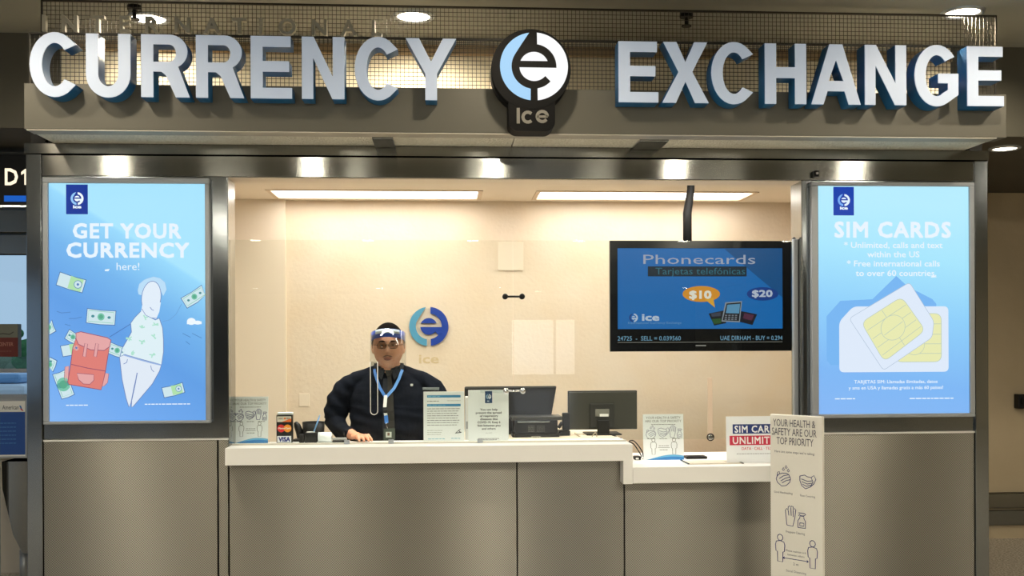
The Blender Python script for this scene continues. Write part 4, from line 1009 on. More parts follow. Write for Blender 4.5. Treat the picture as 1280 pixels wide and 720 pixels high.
# ================================================================== standee
PL, PR = (963, 5.06), (1028, 4.845)
xl = WX(PL[0], PL[1], 620); xr = WX(PR[0], PR[1], 620)
O = Vector((xl, PL[1], 0)); Rr = Vector((xr, PR[1], 0)); ux = (Rr - O); wid = ux.length; ux.normalize(); nn = Vector((ux.y, -ux.x, 0))
if nn.y > 0: nn = -nn
zt = WZ(517.5, PL[1], 963); ang = math.atan2(ux.y, ux.x)
t = thing('floor_standee', 'tall narrow white floor sign reading YOUR HEALTH & SAFETY ARE OUR TOP PRIORITY', 'sign', (xl, PL[1], 0), None, ang, True)
m_b = mat('standee_white', (226, 224, 214), .5)
MB().box(0, wid, 0, .022, .02, zt, .003).build('board', m_b, t)
MB().box(-.02, wid + .02, -.10, .16, 0, .0195, .004).build('base_plate', M['alu'], t)
c = Canvas((0, -.0005, zt), (wid / 65.0, 0, 0), (0, 0, -wid / 65.0 * 1.0), (0, -1, 0), .0005)
# vertical scale: metres per pixel row at the board's middle distance
s_v = (sum(PL[1::2]) + PR[1]) / 2 / F
c.V = Vector((0, 0, -s_v)); P9 = lambda u, v: (u - 963, v - 517.5)
def T9(s_, u0, u1, vb, cap, b=0.0): c.text(s_, u0 - 963, u1 - 963, vb - 519, cap, (70, 70, 84), 2, b)
c.text('YOUR HEALTH &', 4, 57, 15, 9.2, (74, 74, 88), 2, -.012); c.text('SAFETY ARE OUR', 2.5, 58.5, 26.5, 9.2, (74, 74, 88), 2, -.012); c.text('TOP PRIORITY', 8.5, 54.5, 38.3, 9.2, (74, 74, 88), 2, -.012)
c.text("Here are some steps we're taking:", 6, 56, 49, 3.0, (96, 96, 110), 2)
icons_hands(c, 17, 81, 1.15, INK, 2, .9); icon_mask(c, 47, 82.5, 1.15, INK, 2, .9)
c.text('Good Handwashing', 5, 28.5, 101.5, 2.6, (96, 96, 110), 2); c.text('Face Covering', 38, 56.5, 102.5, 2.6, (96, 96, 110), 2)
icon_gloves(c, 30, 130, 1.25, INK, 2, .9); c.text('Frequent Cleaning', 20, 43.5, 151, 2.8, (96, 96, 110), 2)
icon_person(c, 12.5, 172, 1.35, INK, 2, 1.0); icon_person(c, 53, 174, 1.35, INK, 2, 1.0)
c.text('Please maintain 6 ft', 20, 45, 175, 2.4, (96, 96, 110), 2); c.text('between others', 22, 43, 180, 2.4, (96, 96, 110), 2)
c.stroke([(18, 184), (46, 184)], .8, INK, 2); c.poly([(18, 182), (15.5, 184), (18, 186)], INK, 2); c.poly([(46, 182), (48.5, 184), (46, 186)], INK, 2)
c.text('2 m', 29, 35.5, 191.5, 3.2, (96, 96, 110), 2); c.text('Social Distancing', 20, 45, 201, 2.8, (96, 96, 110), 2)
c.build('print', ink, t, 'navy outline icons and grey lettering')

# ================================================================== television
Yt = 6.05
c0, (ta, tb, tz0, tz1) = front_canvas(762.5, 301, 990, 439, Yt)
tv = thing('television', 'black television hung from the booth ceiling showing a blue Phonecards advert', 'television', ((ta + tb) / 2, Yt + .06, tz0))
tb2 = WX(1000, Yt, 370)
s0, (sa, sb, sz0, sz1) = front_canvas(772, 310.5, 978, 411, Yt + .003)
m_bez = mat('glossy_black', (12, 13, 14), .12)
bez = MB()
bz = WZ(428, Yt, 870)
bez.box(ta, tb2, Yt, Yt + .03, sz1, tz1); bez.box(ta, tb2, Yt, Yt + .03, tz0, sz0); bez.box(ta, sa, Yt, Yt + .03, sz0, sz1); bez.box(sb, tb2, Yt, Yt + .03, sz0, sz1)
bez.build('bezel', m_bez, tv)
MB().box(ta + .01, tb2 - .01, Yt + .0305, Yt + .09, tz0 + .01, tz1 - .01, .01).build('back_shell', M['black'], tv)
MB().box(sa, sb, Yt + .003, Yt + .006, sz0, sz1).build('screen', glow('screen_blue', (12, 98, 168), 1.0), tv, 'lit blue screen')
p = s0
p.poly([(905, 311), (978, 311), (978, 372)], (10, 82, 140), 1)
p.text('Phonecards', 804, 944, 330, 11.5, (170, 176, 196), 2, .0)
p.rect(809.5, 333, 933, 345.5, (8, 34, 48), 1); p.text('Tarjetas telef\u00f3nicas', 819, 931, 343, 8.2, (40, 110, 130), 2, 0)
p.ell(876, 367.5, 23.5, 10, (224, 150, 40), 2); p.poly([(880, 374), (893, 384.5), (891, 372)], (228, 168, 50), 3); p.text('$10', 861.5, 888, 373, 9.2, (240, 236, 220), 4, .04)
p.ell(953, 367.5, 20, 8.5, (16, 62, 140), 2); p.text('$20', 940, 965, 371, 8, (190, 200, 220), 3, .03)
logo(p, 791.5, 397, 5.4, (24, 60, 130), (190, 205, 225), 2); p.text('ice', 802.5, 823, 400.5, 8.2, (190, 205, 225), 2, .03)
p.text('International Currency Exchange', 785, 851, 404.6, 2.6, (120, 160, 200), 2)
p.poly([(885, 392), (905, 388), (907, 404), (892, 407)], (14, 22, 30), 2); p.poly([(888, 399), (900, 398), (901, 404), (892, 405)], (40, 84, 40), 3); p.poly([(888, 392), (900, 390.5), (900, 395), (889, 396)], (60, 66, 84), 3)
p.poly([(926, 389), (946, 393), (940, 406.5), (922, 402)], (18, 18, 34), 2); p.poly([(930, 391.5), (942, 394), (939, 401), (928, 398)], (84, 40, 66), 3)
p.poly([(906, 378), (927, 376.5), (924, 403), (901, 402)], (140, 150, 160), 4); p.poly([(907.5, 379.5), (925.5, 378), (923, 401.5), (902.5, 400.5)], (16, 20, 28), 5); p.poly([(908.5, 381), (924.5, 379.8), (923.2, 392), (906.5, 391.5)], (90, 150, 190), 6)
for i in range(3):
    for j in range(4): p.rect(905.5 + j * 4.2 - i * .3, 393.6 + i * 2.5, 908.2 + j * 4.2 - i * .3, 395.2 + i * 2.5, (120, 126, 136), 6)
p.build('picture', lightink(.8), tv, 'advert picture and wording on the screen')
tk, _ = front_canvas(772, 410, 978, 439, Yt - .0005)
tk.text('24725  -  SELL = 0.039560', 772, 850.5, 425.4, 5.4, (110, 158, 186), 1, .0); tk.text('UAE DIRHAM - BUY = 0.294', 900, 978, 425.4, 5.4, (110, 158, 186), 1, .0)
tk.rect(772, 427.3, 978, 428, (120, 118, 110), 1); tk.rect(869, 431.2, 882, 432.8, (130, 128, 120), 1)
tk.build('ticker_line', lightink(.95), tv, 'pale blue exchange rate ticker')
# ceiling pole
Xp0, Xp1 = WX(863.5, Yt + .06, 240), WX(859.5, Yt + .06, 300)
MB().tube([(Xp0, Yt + .06, ZI), (Xp0, Yt + .06, ZI - .10), (Xp1, Yt + .065, ZI - .24), (Xp1, Yt + .065, tz1 - .05)], [.022, .022, .026, .026], 14).build('pole', M['blackmetal'], tv, 'black ceiling pole')
MB().cyl((Xp0, Yt + .06, ZI - .008), .05, .007, 20).build('ceiling_plate', M['blackmetal'], tv)

# ================================================================== back wall fittings
x, z = W(536, 408, YB - .02); R_ = WX(560.5, YB - .02, 408) - x
t = thing('wall_logo', 'round blue letter e emblem mounted on the cream rear wall', 'sign', (x, YB, z))
def relief(polys, x, z, R_, y0, y1, nm, m, lab):
    b = MB()
    for p_ in polys: b.prism([(x + a * R_, z + c_ * R_) for a, c_ in p_], y0, y1)
    return b.build(nm, m, t, lab)
relief([MARK_L], x, z, R_, YB - .022, YB - .006, 'crescent', mat('teal_acrylic', (84, 156, 190), .3), 'light blue crescent')
relief([MARK_R, MARK_T], x, z, R_, YB - .022, YB - .006, 'letter_mark', mat('royal_blue_acrylic', (22, 62, 160), .3), 'royal blue letter e hook')
c, _ = front_canvas(520, 440, 552, 455, YB - .001)
tt = thing('faded_lettering', 'faint worn ghost of removed lettering on the wall under the blue emblem', 'mark', (x, YB, WZ(455, YB, 536)))
c.text('ice', 524, 548, 454, 11, (214, 192, 150), 1, .02); c.build('stain', ink, tt)
def wplate(px0, py0, px1, py1, lab, nm, cat, m, d=.006, screws=True):
    Y = YB; xa, xb = WX(px0, Y, py0), WX(px1, Y, py0); z0, z1 = WZ(py1, Y, px0), WZ(py0, Y, px0)
    t = thing(nm, lab, cat, ((xa + xb) / 2, YB, z0))
    MB().box(xa, xb, Y - .001 - d, Y - .001, z0, z1, min(.002, d / 3)).build('plate', m, t)
    if screws: MB().cyl(((xa + xb) / 2, Y - d - .003, z1 - .015), .004, .002, 8, 'y').cyl(((xa + xb) / 2, Y - d - .003, z0 + .015), .004, .002, 8, 'y').build('screw', m, t)
    return t
t = wplate(622, 303, 654, 338, 'square cream access panel high on the rear wall', 'access_panel', 'panel', M['creamsmooth'], .008, False)
MB().cyl((WX(647, YB - .01, 320), YB - .014, WZ(320, YB, 640)), .006, .005, 10, 'y').build('latch', M['creamsmooth'], t)
wplate(374, 492, 387, 508, 'cream blank wall plate low on the rear wall left of the clerk', 'wall_plate', 'wall plate', M['creamsmooth'])

# ================================================================== left background
YW = 7.5
lx = HX0
wz0, wz1 = WZ(462, YW, 18), WZ(318.5, YW, 18); xr_ = XL0 - .02
wx0 = -5.2
b = MB(); b.box(lx, wx0, YW, YW + .15, 0, 2.78); b.box(wx0, xr_, YW, YW + .15, 0, WZ(500, YW, 18)); b.box(wx0, xr_, YW, YW + .15, WZ(292, YW, 18), 2.78)
struct(b.build('wall_left_side', mat('warm_grey_wall', (150, 142, 124), .7)))
win = struct(MB().box(wx0, xr_, YW + .06, YW + .07, WZ(500, YW, 18), wz1).build('window_1', M['glass']))
hb = thing('window_header', 'two brushed metal header bands above the left window', 'header', (-3.6, YW, wz1))
MB().box(wx0, xr_, YW - .06, YW - .002, WZ(291.5, YW, 18), WZ(262, YW, 18), .004).build('band', M['steel'], hb)
MB().box(wx0, xr_, YW - .05, YW + .05, wz1, WZ(294, YW, 18), .004).build('band', M['steel'], hb)
wf_ = MB(); wf_.box(wx0, xr_, YW + .02, YW + .058, WZ(466, YW, 18), WZ(461, YW, 18)); wf_.box(wx0, xr_, YW + .0, YW + .058, WZ(500, YW, 18), WZ(493, YW, 18))
struct(wf_.build('window_frame', M['alu']))
# apron outside
struct(MB().box(-60, 40, 12.2, 120, -1.2, -1.0).build('ground', mat('apron_concrete', (150, 156, 160), .9)))
hg = MB()
r3 = random.Random(9)
Yh = 40.0
xh0, xh1 = WX(-60, Yh, 450), WX(60, Yh, 450)
for i in range(260):
    X = r3.uniform(xh0, xh1); zc_ = WZ(447, Yh, 18); hh = r3.uniform(.2, .5)
    hg.ball((X, Yh + r3.uniform(-.6, .6), r3.uniform(-1.0, zc_ - .2)), r3.uniform(.35, .6), 6)
o = hg.build('hedge', mat('hedge_green', (92, 112, 84), .9, bump=('noise', 6, 1, .1))); tag(stuff(o), 'grey green hedge line outside the left window', 'hedge')
X, z = W(30, 443, 38)
t = thing('tree', 'small round green tree outside the left window', 'tree', (X, 38, -1.0))
b = MB()
for i in range(26): b.ball((X + r3.gauss(0, .22), 38 + r3.gauss(0, .2), z + .1 + r3.gauss(0, .2)), r3.uniform(.14, .26), 8)
b.build('crown', mat('leaf_green', (56, 112, 62), .9, bump=('noise', 9, 1, .1)), t)
MB().tube([(X, 38, -1.0), (X, 38, z)], .06, 8).build('trunk', mat('bark', (84, 70, 56), .9), t)
# white service vehicle outside, low
X0, X1 = WX(-10, 14.5, 478), WX(33.5, 14.5, 478)
t = thing('service_van', 'white and pale blue service vehicle parked outside the left window', 'vehicle', ((X0 + X1) / 2, 14.5, -1.0))
vz0, vz1 = WZ(491, 14.5, 18), WZ(467, 14.5, 18)
MB().box(X0 - 2, X1 - .02, 14.5, 16.2, vz0 - .7, vz0 + (vz1 - vz0) * .45, .08).build('body', mat('white_car_paint', (226, 232, 238), .25), t)
MB().box(X0 - 1.6, X1 - .14, 14.6, 16.1, vz0 + (vz1 - vz0) * .46, vz1, .06).build('cabin', mat('blue_window', (110, 160, 205), .15), t)
for q in (X0 - 1.5, X1 - .35): MB().cyl((q, 14.46, -.65), .34, .2, 24, 'y').build('wheel', M['black'], t)
# red notice on the window
Yr = YW - .01
c, (a, b_, z0, z1) = front_canvas(-14, 405, 22.5, 446, Yr)
t = thing('red_window_sign', 'dark red sign with grey header stuck on the left window', 'sign', ((a + b_) / 2, Yr, z0))
MB().box(a, b_, Yr, Yr + .06, z0, z1, .002).build('panel', mat('sign_grey_green', (120, 124, 112), .5), t)
c.rect(-14, 422, 22.5, 446, (104, 34, 26), 1); c.text('CENTER', -2, 16.5, 432.4, 4.4, (176, 120, 104), 2, .02); c.greek(-8, 16, 439, 1.2, (130, 70, 60), 2, 2)
c.stroke([(-4, 418), (4, 417), (12, 418), (17, 415)], 1.4, (70, 74, 66), 2)
c.build('print', ink, t)
# gate sign D1
Yd = 6.4
c, (a, b_, z0, z1) = front_canvas(-24, 191, 42, 259, Yd)
z1 = min(z1, 2.775)
t = thing('gate_sign', 'black lit gate sign reading D1 over a blue band, hanging at the left edge', 'sign', ((a + b_) / 2, Yd, z0))
MB().box(a, b_, Yd + .001, Yd + .16, z0, z1, .004).build('cabinet', M['black'], t)
MB().box(a, b_, Yd - .004, Yd, z0, z0 + .012).box(a, b_, Yd - .004, Yd, z1 - .012, z1).build('frame', M['dark_steel'], t)
c.text('D', 6.5, 22, 231, 20, (255, 240, 208), 2, .02); c.poly([(30.5, 231), (30.5, 216.5), (26.5, 218.5), (26.5, 215), (31.5, 211), (35, 211), (35, 231)], (255, 240, 208), 2)
c.build('lettering', lightink(1.25), t, 'glowing warm white D1')
c, _ = front_canvas(-24, 191, 42, 259, Yd); c.rect(5, 244.5, 42, 252, (24, 92, 190), 2); c.build('blue_band', lightink(1.0), t, 'glowing blue band')
# airline poster on a stand and the metal bin below
Yc = 6.9
c, (a, b_, z0, z1) = front_canvas(-22, 499, 33.5, 573, Yc)
t = thing('airline_poster', 'blue poster under a white header in a grey frame at the left edge', 'poster', ((a + b_) / 2, Yc, 0))
MB().box(a, b_, Yc, Yc + .02, z0, z1, .003).build('frame', M['alu'], t)
MB().box(a + .05, a + .09, Yc + .021, Yc + .05, 0.0, z1 - .1).build('post', M['alu'], t)
MB().box(a - .02, a + .25, Yc - .06, Yc + .14, 0.0, .015).build('base', M['alu'], t) if False else None
c.rect(-20, 501.5, 31.5, 570.5, (222, 224, 222), 1); c.rect(-20, 515, 31.5, 568.5, (20, 72, 150), 2)
c.text('American', 3, 23.5, 511.8, 5.2, (90, 96, 104), 2, .01)
c.poly([(24, 507), (26.5, 507.2), (28.5, 513), (27, 513.2)], (60, 120, 180), 3); c.poly([(24.6, 510.5), (27, 511), (30, 513.6), (28, 513.8)], (190, 50, 60), 4)
for i in range(6): c.greek(-16, 20, 529 + i * 5, 1.0, (60, 120, 190), 3, 80 + i)
c.text('s', -6, 0, 525, 5, (220, 230, 240), 3)
c.build('print', ink, t, 'blue print with white header')
t = thing('metal_bin', 'tapered brushed metal bin standing below the airline poster', 'bin', (WX(16, Yc + .2, 640), Yc + .25, 0))
zt_, zm, zb3 = WZ(577, Yc + .1, 16), WZ(668, Yc + .1, 16), WZ(692, Yc + .1, 16)
xA, xB = WX(2, Yc + .1, 577), WX(38, Yc + .1, 577)
MB().prism([(xA, zt_), (xB, zt_), (xB, zb3), (xA + .13, zb3), (xA + .07, zm), (xA + .005, zt_ - .18)], Yc + .1, Yc + .4).build('body', M['steel'], t, 'tapering brushed metal body')
MB().tube([(xB - .1, Yc + .25, zb3 - .002), (xB - .1, Yc + .25, 0.0)], .03, 12).build('leg', M['alu'], t)
MB().box(-5.2, xr_, YW - .02, YW - .002, 0, WZ(575, YW, 18)).build('x', mat('white_skirting', (190, 184, 172), .6))
o = bpy.data.objects['x']; o.name = 'baseboard_left'; struct(o)

# ================================================================== the clerk behind the counter
PX, _ = W(486, 430, 5.86); PO = Vector((PX, 5.86, 0))
clerk = thing('person', 'person in dark navy shirt with black tie and blue lanyard standing behind the counter', 'person', PO, None, 0, True)
def head_geo(mb, hc, grow=0.0, keep=None, seg=72, ringn=54):
    vs = []
    for i in range(ringn + 1):
        th = PI * i / ringn; row = []
        for k in range(seg):
            ph = 2 * PI * k / seg
            nx, ny, nz = math.sin(th) * math.sin(ph), -math.sin(th) * math.cos(ph), math.cos(th)
            x = (.085 + grow) * nx; y = (.100 + grow) * ny; z = (.126 + grow) * nz
            if nz < 0:
                x *= 1 - .12 * (-nz) ** 1.6
                if ny > 0: y *= 1 - .45 * (-nz)
            if ny < 0:
                y *= .93
                wgt = min(1, -ny * 1.6)
                g = lambda cx_, cz_, sx, sz: math.exp(-((x - cx_) / sx) ** 2 - ((z - cz_) / sz) ** 2)
                if grow == 0.0:
                    y -= wgt * (.024 * g(0, -.022, .011, .018) + .010 * g(0, .002, .008, .022) + .006 * g(0, -.030, .018, .009))
                    y += wgt * (.009 * (g(.031, .010, .016, .012) + g(-.031, .010, .016, .012)))
                    y -= wgt * .005 * (g(.03, .032, .022, .008) + g(-.03, .032, .022, .008))
                    y -= wgt * (.007 * g(0, -.058, .022, .006) + .006 * g(0, -.070, .018, .006) + .008 * g(0, -.102, .022, .014))
                    y += wgt * .003 * g(0, -.0635, .022, .0025)
                    y -= wgt * .005 * (g(.042, -.035, .022, .028) + g(-.042, -.035, .022, .028))
            row.append((hc[0] + x, hc[1] + y, hc[2] + z, nx, ny, nz))
        vs.append(row)
    V = [[mb.bm.verts.new(q[:3]) for q in row] for row in vs]
    for i in range(ringn):
        for k in range(seg):
            q = (k + 1) % seg
            if keep and not keep(vs[i][k][3:]): continue
            try:
                f = mb.bm.faces.new((V[i][k], V[i][q], V[i + 1][q], V[i + 1][k])); f.smooth = True
            except ValueError: pass
    bmesh.ops.remove_doubles(mb.bm, verts=mb.bm.verts, dist=1e-5)
    for v in [v for v in mb.bm.verts if not v.link_faces]: mb.bm.verts.remove(v)
    bmesh.ops.recalc_face_normals(mb.bm, faces=mb.bm.faces)
HC = Vector((0.0, -.045, 1.572))
def remesh(mb, name, m, parent, voxel, smooth_it=2, label=None, deform=None):
    me = bpy.data.meshes.new(name + '_raw'); mb.bm.to_mesh(me); mb.bm.free()
    o = bpy.data.objects.new(name + '_raw', me); COL.objects.link(o)
    r = o.modifiers.new('r', 'REMESH'); r.mode = 'VOXEL'; r.voxel_size = voxel; r.use_smooth_shade = True
    if smooth_it: s_ = o.modifiers.new('s', 'SMOOTH'); s_.iterations = smooth_it; s_.factor = .5
    bpy.context.view_layer.update()
    me2 = bpy.data.meshes.new_from_object(o.evaluated_get(bpy.context.evaluated_depsgraph_get())); bpy.data.objects.remove(o)
    me2.name = name; me2.materials.clear()
    if deform:
        for v, nrm in zip(me2.vertices, [tuple(v.normal) for v in me2.vertices]): v.co = deform(v.co.copy(), Vector(nrm))
    for p_ in me2.polygons: p_.use_smooth = True
    return link(name, me2, m, parent, label)
TORSO = [(.86, 0, .02, .16, .12), (.95, 0, .01, .195, .15), (1.03, 0, -.01, .205, .165), (1.12, 0, -.015, .205, .168), (1.22, 0, -.01, .205, .155), (1.31, 0, 0, .205, .135), (1.37, 0, .01, .185, .115), (1.415, 0, .012, .135, .092), (1.445, 0, .005, .085, .072)]
ARM = lambda s: ([(s * .185, .01, 1.372), (s * .240, .005, 1.335), (s * .278, 0, 1.27), (s * .304, -.015, 1.165)], [.056, .060, .062, .054])
SL = [(-.300, -.015, 1.165), (-.255, -.10, 1.115), (-.185, -.20, 1.100)]
SR = [(.300, -.015, 1.165), (.296, -.045, 1.06), (.285, -.075, .93)]
skin = mat('warm_skin', (222, 160, 126), .5, var=(14, (206, 138, 104), .5))
skin.node_tree.nodes['Principled BSDF'].inputs['Subsurface Weight'].default_value = .08
b = MB()
b.loft([(z, cx_, cy_, a * .94, d * .94) for z, cx_, cy_, a, d in TORSO], 36)
b.tube([(0, .008, 1.40), (0, -.005, 1.46), (0, -.02, 1.52)], [.072, .063, .060], 24)
b.tube([(0, -.035, 1.445), (0, -.06, 1.468), (0, -.075, 1.475)], [.05, .045, .03], 16)   # soft under-chin
head_geo(b, HC)
for s in (-1, 1):
    pts, rd = ARM(s); b.tube(pts, [r_ * .82 for r_ in rd], 16)
    b.ball((HC.x + s * .084, HC.y + .008, HC.z - .006), 1, 14, (.011, .018, .031)); b.ball((HC.x + s * .091, HC.y + .014, HC.z + .004), 1, 12, (.006, .016, .022))
    b.tube([(s * .085, .015, .93), (s * .10, .0, .72), (s * .105, -.005, .48), (s * .105, .015, .30), (s * .105, .02, .09)], [.098, .086, .058, .054, .036], 18)
    b.tube([(s * .105, .045, .055), (s * .108, -.03, .05), (s * .115, -.13, .035), (s * .118, -.17, .03)], [.036, .042, .038, .026], 14)
def handmesh(b, wrist, palm, fdir, side, tz):
    """palm down hand resting on the counter; side = direction of the thumb"""
    w0 = Vector(wrist); p0 = Vector(palm); fd = Vector(fdir).normalized(); sd = Vector(side).normalized()
    b.tube([w0, w0.lerp(p0, .5), p0 - fd * .02], [.027, .024, .026], 16, flat=.85)
    b.tube([p0 - fd * .045, p0 - fd * .01, p0 + fd * .028], [.030, .038, .036], 18, flat=.42, up=(0, 0, 1))
    for i, (off, ln) in enumerate(((.029, .072), (.0095, .082), (-.010, .076), (-.0285, .060))):
        r0 = p0 + fd * .022 + sd * off; d_ = (fd + sd * (off * 2.6)).normalized()
        z1 = tz + .009
        k1 = r0 + d_ * ln * .42 + Vector((0, 0, .009)); k2 = r0 + d_ * ln * .76; k2.z = z1 + .010; k3 = r0 + d_ * ln * .96; k3.z = z1
        b.tube([r0 - d_ * .015, r0 + Vector((0, 0, .003)), k1, k2, k3], [.0088, .0096, .0088, .008, .0066], 10)
        b.ball(k3, .0066, 8)
    t0 = p0 - fd * .030 + sd * .024
    q = [t0, t0 + sd * .022 + fd * .016, t0 + sd * .034 + fd * .038, t0 + sd * .036 + fd * .056]
    for i, zz_ in enumerate((p0.z - .004, p0.z - .010, tz + .014, tz + .010)): q[i].z = zz_
    b.tube(q, [.014, .0125, .0105, .0082], 12); b.ball(q[-1], .0082, 8)
TZ = ZC + .0004
b.tube(SL, [.043, .038, .028], 16); b.tube(SR, [.043, .038, .028], 16)
handmesh(b, (-.185, -.20, 1.100), (-.148, -.245, 1.096), (.30, -.55, 0), (.55, .30, 0), TZ)
b.tube([(.285, -.075, .94), (.283, -.08, .90), (.281, -.085, .865), (.279, -.088, .835)], [.027, .028, .036, .033], 16, flat=.55, up=(1, 0, 0))
for i_, (oy, ln) in enumerate(((-.028, .070), (-.010, .080), (.009, .074), (.027, .058))):
    y0_ = -.088 + oy
    b.tube([(.279, y0_, .85), (.277, y0_ - .002, .85 - ln * .45), (.268, y0_ - .002, .85 - ln * .8), (.256, y0_, .85 - ln)], [.0098, .009, .008, .0066], 10)
b.tube([(.278, -.105, .90), (.270, -.128, .875), (.264, -.136, .850), (.260, -.138, .832)], [.014, .0125, .0105, .0082], 12)
remesh(b, 'body', skin, clerk, .0042, 2, 'head and hands with warm skin')
# clothes
navy_m = mat('navy_cotton', (9, 14, 24), .9, spec=.15, bump=('noise', 26, .35, .012), var=(8, (13, 19, 31), .6))
import mathutils
def folds(co, n):
    f = mathutils.noise.noise(Vector((co.x * 13, co.y * 9, co.z * 22))) * .0055
    if co.z < 1.25: f += math.sin(co.z * 95 + co.x * 22 + 3 * mathutils.noise.noise(co * 9)) * .0022
    if abs(co.x) > .2 : f += math.sin((co.z * 70) + (co.x * 60)) * .003
    return co + n * f
b = MB()
b.loft([(z, cx_, cy_, a + .010, d + .010) for z, cx_, cy_, a, d in TORSO[:-1]] + [(1.440, 0, .005, .098, .086), (1.462, 0, .000, .078, .074)], 36, pw=2.15)
for s in (-1, 1):
    pts, rd = ARM(s); b.tube([(s * .03, .008, 1.425), (s * .11, .010, 1.392)] + pts, [.060, .064] + [r_ + .008 for r_ in rd], 20)
b.tube([(-.285, .0, 1.20)] + SL[:2] + [(-.195, -.187, 1.103)], [.055, .058, .047, .037], 18); b.tube([(.285, .0, 1.20)] + SR[:2] + [(.286, -.070, .95)], [.055, .058, .047, .037], 18)
shirt = remesh(b, 'shirt', navy_m, clerk, .006, 2, 'long sleeved dark navy shirt', folds)
bvh = BVHTree.FromPolygons([v.co.copy() for v in shirt.data.vertices], [tuple(p_.vertices) for p_ in shirt.data.polygons])
def front_y(x, z, off=.004):
    h = bvh.ray_cast(Vector((x, -1, z)), Vector((0, 1, 0)))
    return (h[0].y if h[0] else -.1) - off
def px_local(px, py, Y=5.68):
    X_, Z_ = W(px, py, Y); return X_ - PO.x, Z_
def ribbon(name, pts, wd, m, parent, off=.004, thick=.0015, label=None, n=6, ymin=None):
    """flat band following the shirt front through local (x, z) points"""
    P = []
    for i in range(len(pts) - 1):
        for k in range(n): t_ = k / n; P.append((pts[i][0] * (1 - t_) + pts[i + 1][0] * t_, pts[i][1] * (1 - t_) + pts[i + 1][1] * t_))
    P.append(pts[-1]); b = MB(); rows = []
    ws = wd if isinstance(wd, (list, tuple)) else [wd] * len(pts)
    for i, (x, z) in enumerate(P):
        a = P[max(0, i - 1)]; c_ = P[min(len(P) - 1, i + 1)]; dx, dz = c_[0] - a[0], c_[1] - a[1]; L_ = math.hypot(dx, dz); nx, nz = -dz / L_, dx / L_
        f_ = i / n; j = min(int(f_), len(pts) - 2); w_ = ws[j] + (ws[j + 1] - ws[j]) * (f_ - j)
        y = min(front_y(x + nx * w_ * .5, z + nz * w_ * .5, off), front_y(x - nx * w_ * .5, z - nz * w_ * .5, off), front_y(x, z, off))
        rows.append([b.bm.verts.new(q) for q in ((x + nx * w_ / 2, y, z + nz * w_ / 2), (x - nx * w_ / 2, y, z - nz * w_ / 2), (x - nx * w_ / 2, y - thick, z - nz * w_ / 2), (x + nx * w_ / 2, y - thick, z + nz * w_ / 2))])
    for i in range(len(rows) - 1):
        for k in range(4): b.bm.faces.new((rows[i][k], rows[i][(k + 1) % 4], rows[i + 1][(k + 1) % 4], rows[i + 1][k]))
    b.bm.faces.new(rows[0]); b.bm.faces.new(rows[-1][::-1]); bmesh.ops.recalc_face_normals(b.bm, faces=b.bm.faces)
    return b.build(name, m, parent, label)
# collar: band round the neck and two pointed flaps
col_m = mat('collar_cotton', (11, 15, 24), .75)
b = MB(); ringA = []
for k in range(29):
    a = math.radians(-70 + 320 * k / 28 + 90 - 90 + 0)
    th = math.radians(-62 + 304 * k / 28)
    ringA.append((.079 * math.cos(th), .002 + .079 * math.sin(th)))
R0 = []
for x, y in ringA:
    fr_ = max(0, -y) / .08
    R0.append([b.bm.verts.new(q) for q in ((x * 1.06, y * 1.06, 1.432 - .02 * fr_), (x * .97, y * .97, 1.482 - .020 * fr_), (x * 1.03, y * 1.03, 1.482 - .020 * fr_), (x * 1.22, y * 1.22, 1.436 - .02 * fr_))])
for i in range(len(R0) - 1):
    for k in range(4): f = b.bm.faces.new((R0[i][k], R0[i][(k + 1) % 4], R0[i + 1][(k + 1) % 4], R0[i + 1][k])); f.smooth = True
b.bm.faces.new(R0[0]); b.bm.faces.new(R0[-1][::-1]); bmesh.ops.recalc_face_normals(b.bm, faces=b.bm.faces)
collar = b.build('collar', col_m, clerk)
for s in (-1, 1):
    b = MB(); top = [(s * .012, 1.452), (s * .062, 1.470), (s * .068, 1.440), (s * .036, 1.392)]
    q = [(x, min(-.078, front_y(x, z, .007)) - .003, z) for x, z in top]
    A = [b.bm.verts.new(v_) for v_ in q]; B = [b.bm.verts.new((v_[0], v_[1] + .005, v_[2])) for v_ in q]
    b.bm.faces.new(A); b.bm.faces.new(B[::-1])
    for i in range(4): b.bm.faces.new((A[i], B[i], B[(i + 1) % 4], A[(i + 1) % 4]))
    bmesh.ops.recalc_face_normals(b.bm, faces=b.bm.faces); b.build('collar_flap', col_m, collar)
ribbon('button_placket', [(-.012, 1.40), (-.010, 1.25), (-.010, 1.00)], .030, mat('placket_cotton', (16, 22, 34), .75), clerk, .002)
# tie
tie = ribbon('tie', [(.004, 1.432), (.008, 1.402), (.013, 1.36), (.016, 1.20), (.016, 1.04)], [.034, .020, .026, .044, .052], mat('black_silk', (30, 26, 20), .4), clerk, .007, .003, 'plain black tie')
b = MB(); yk = front_y(.004, 1.43, .01); b.prism([(-.016, 1.446), (.024, 1.446), (.015, 1.414), (-.006, 1.414)], yk - .012, yk); b.build('knot', MATS['black_silk'], tie)
# breast pocket and small pen
X, z = px_local(514, 482); MB().box(X - .007, X + .007, front_y(X, z, .008), front_y(X, z, .004), z - .006, z + .006, .001).build('pin_badge', M['white'], clerk, 'tiny white pin')
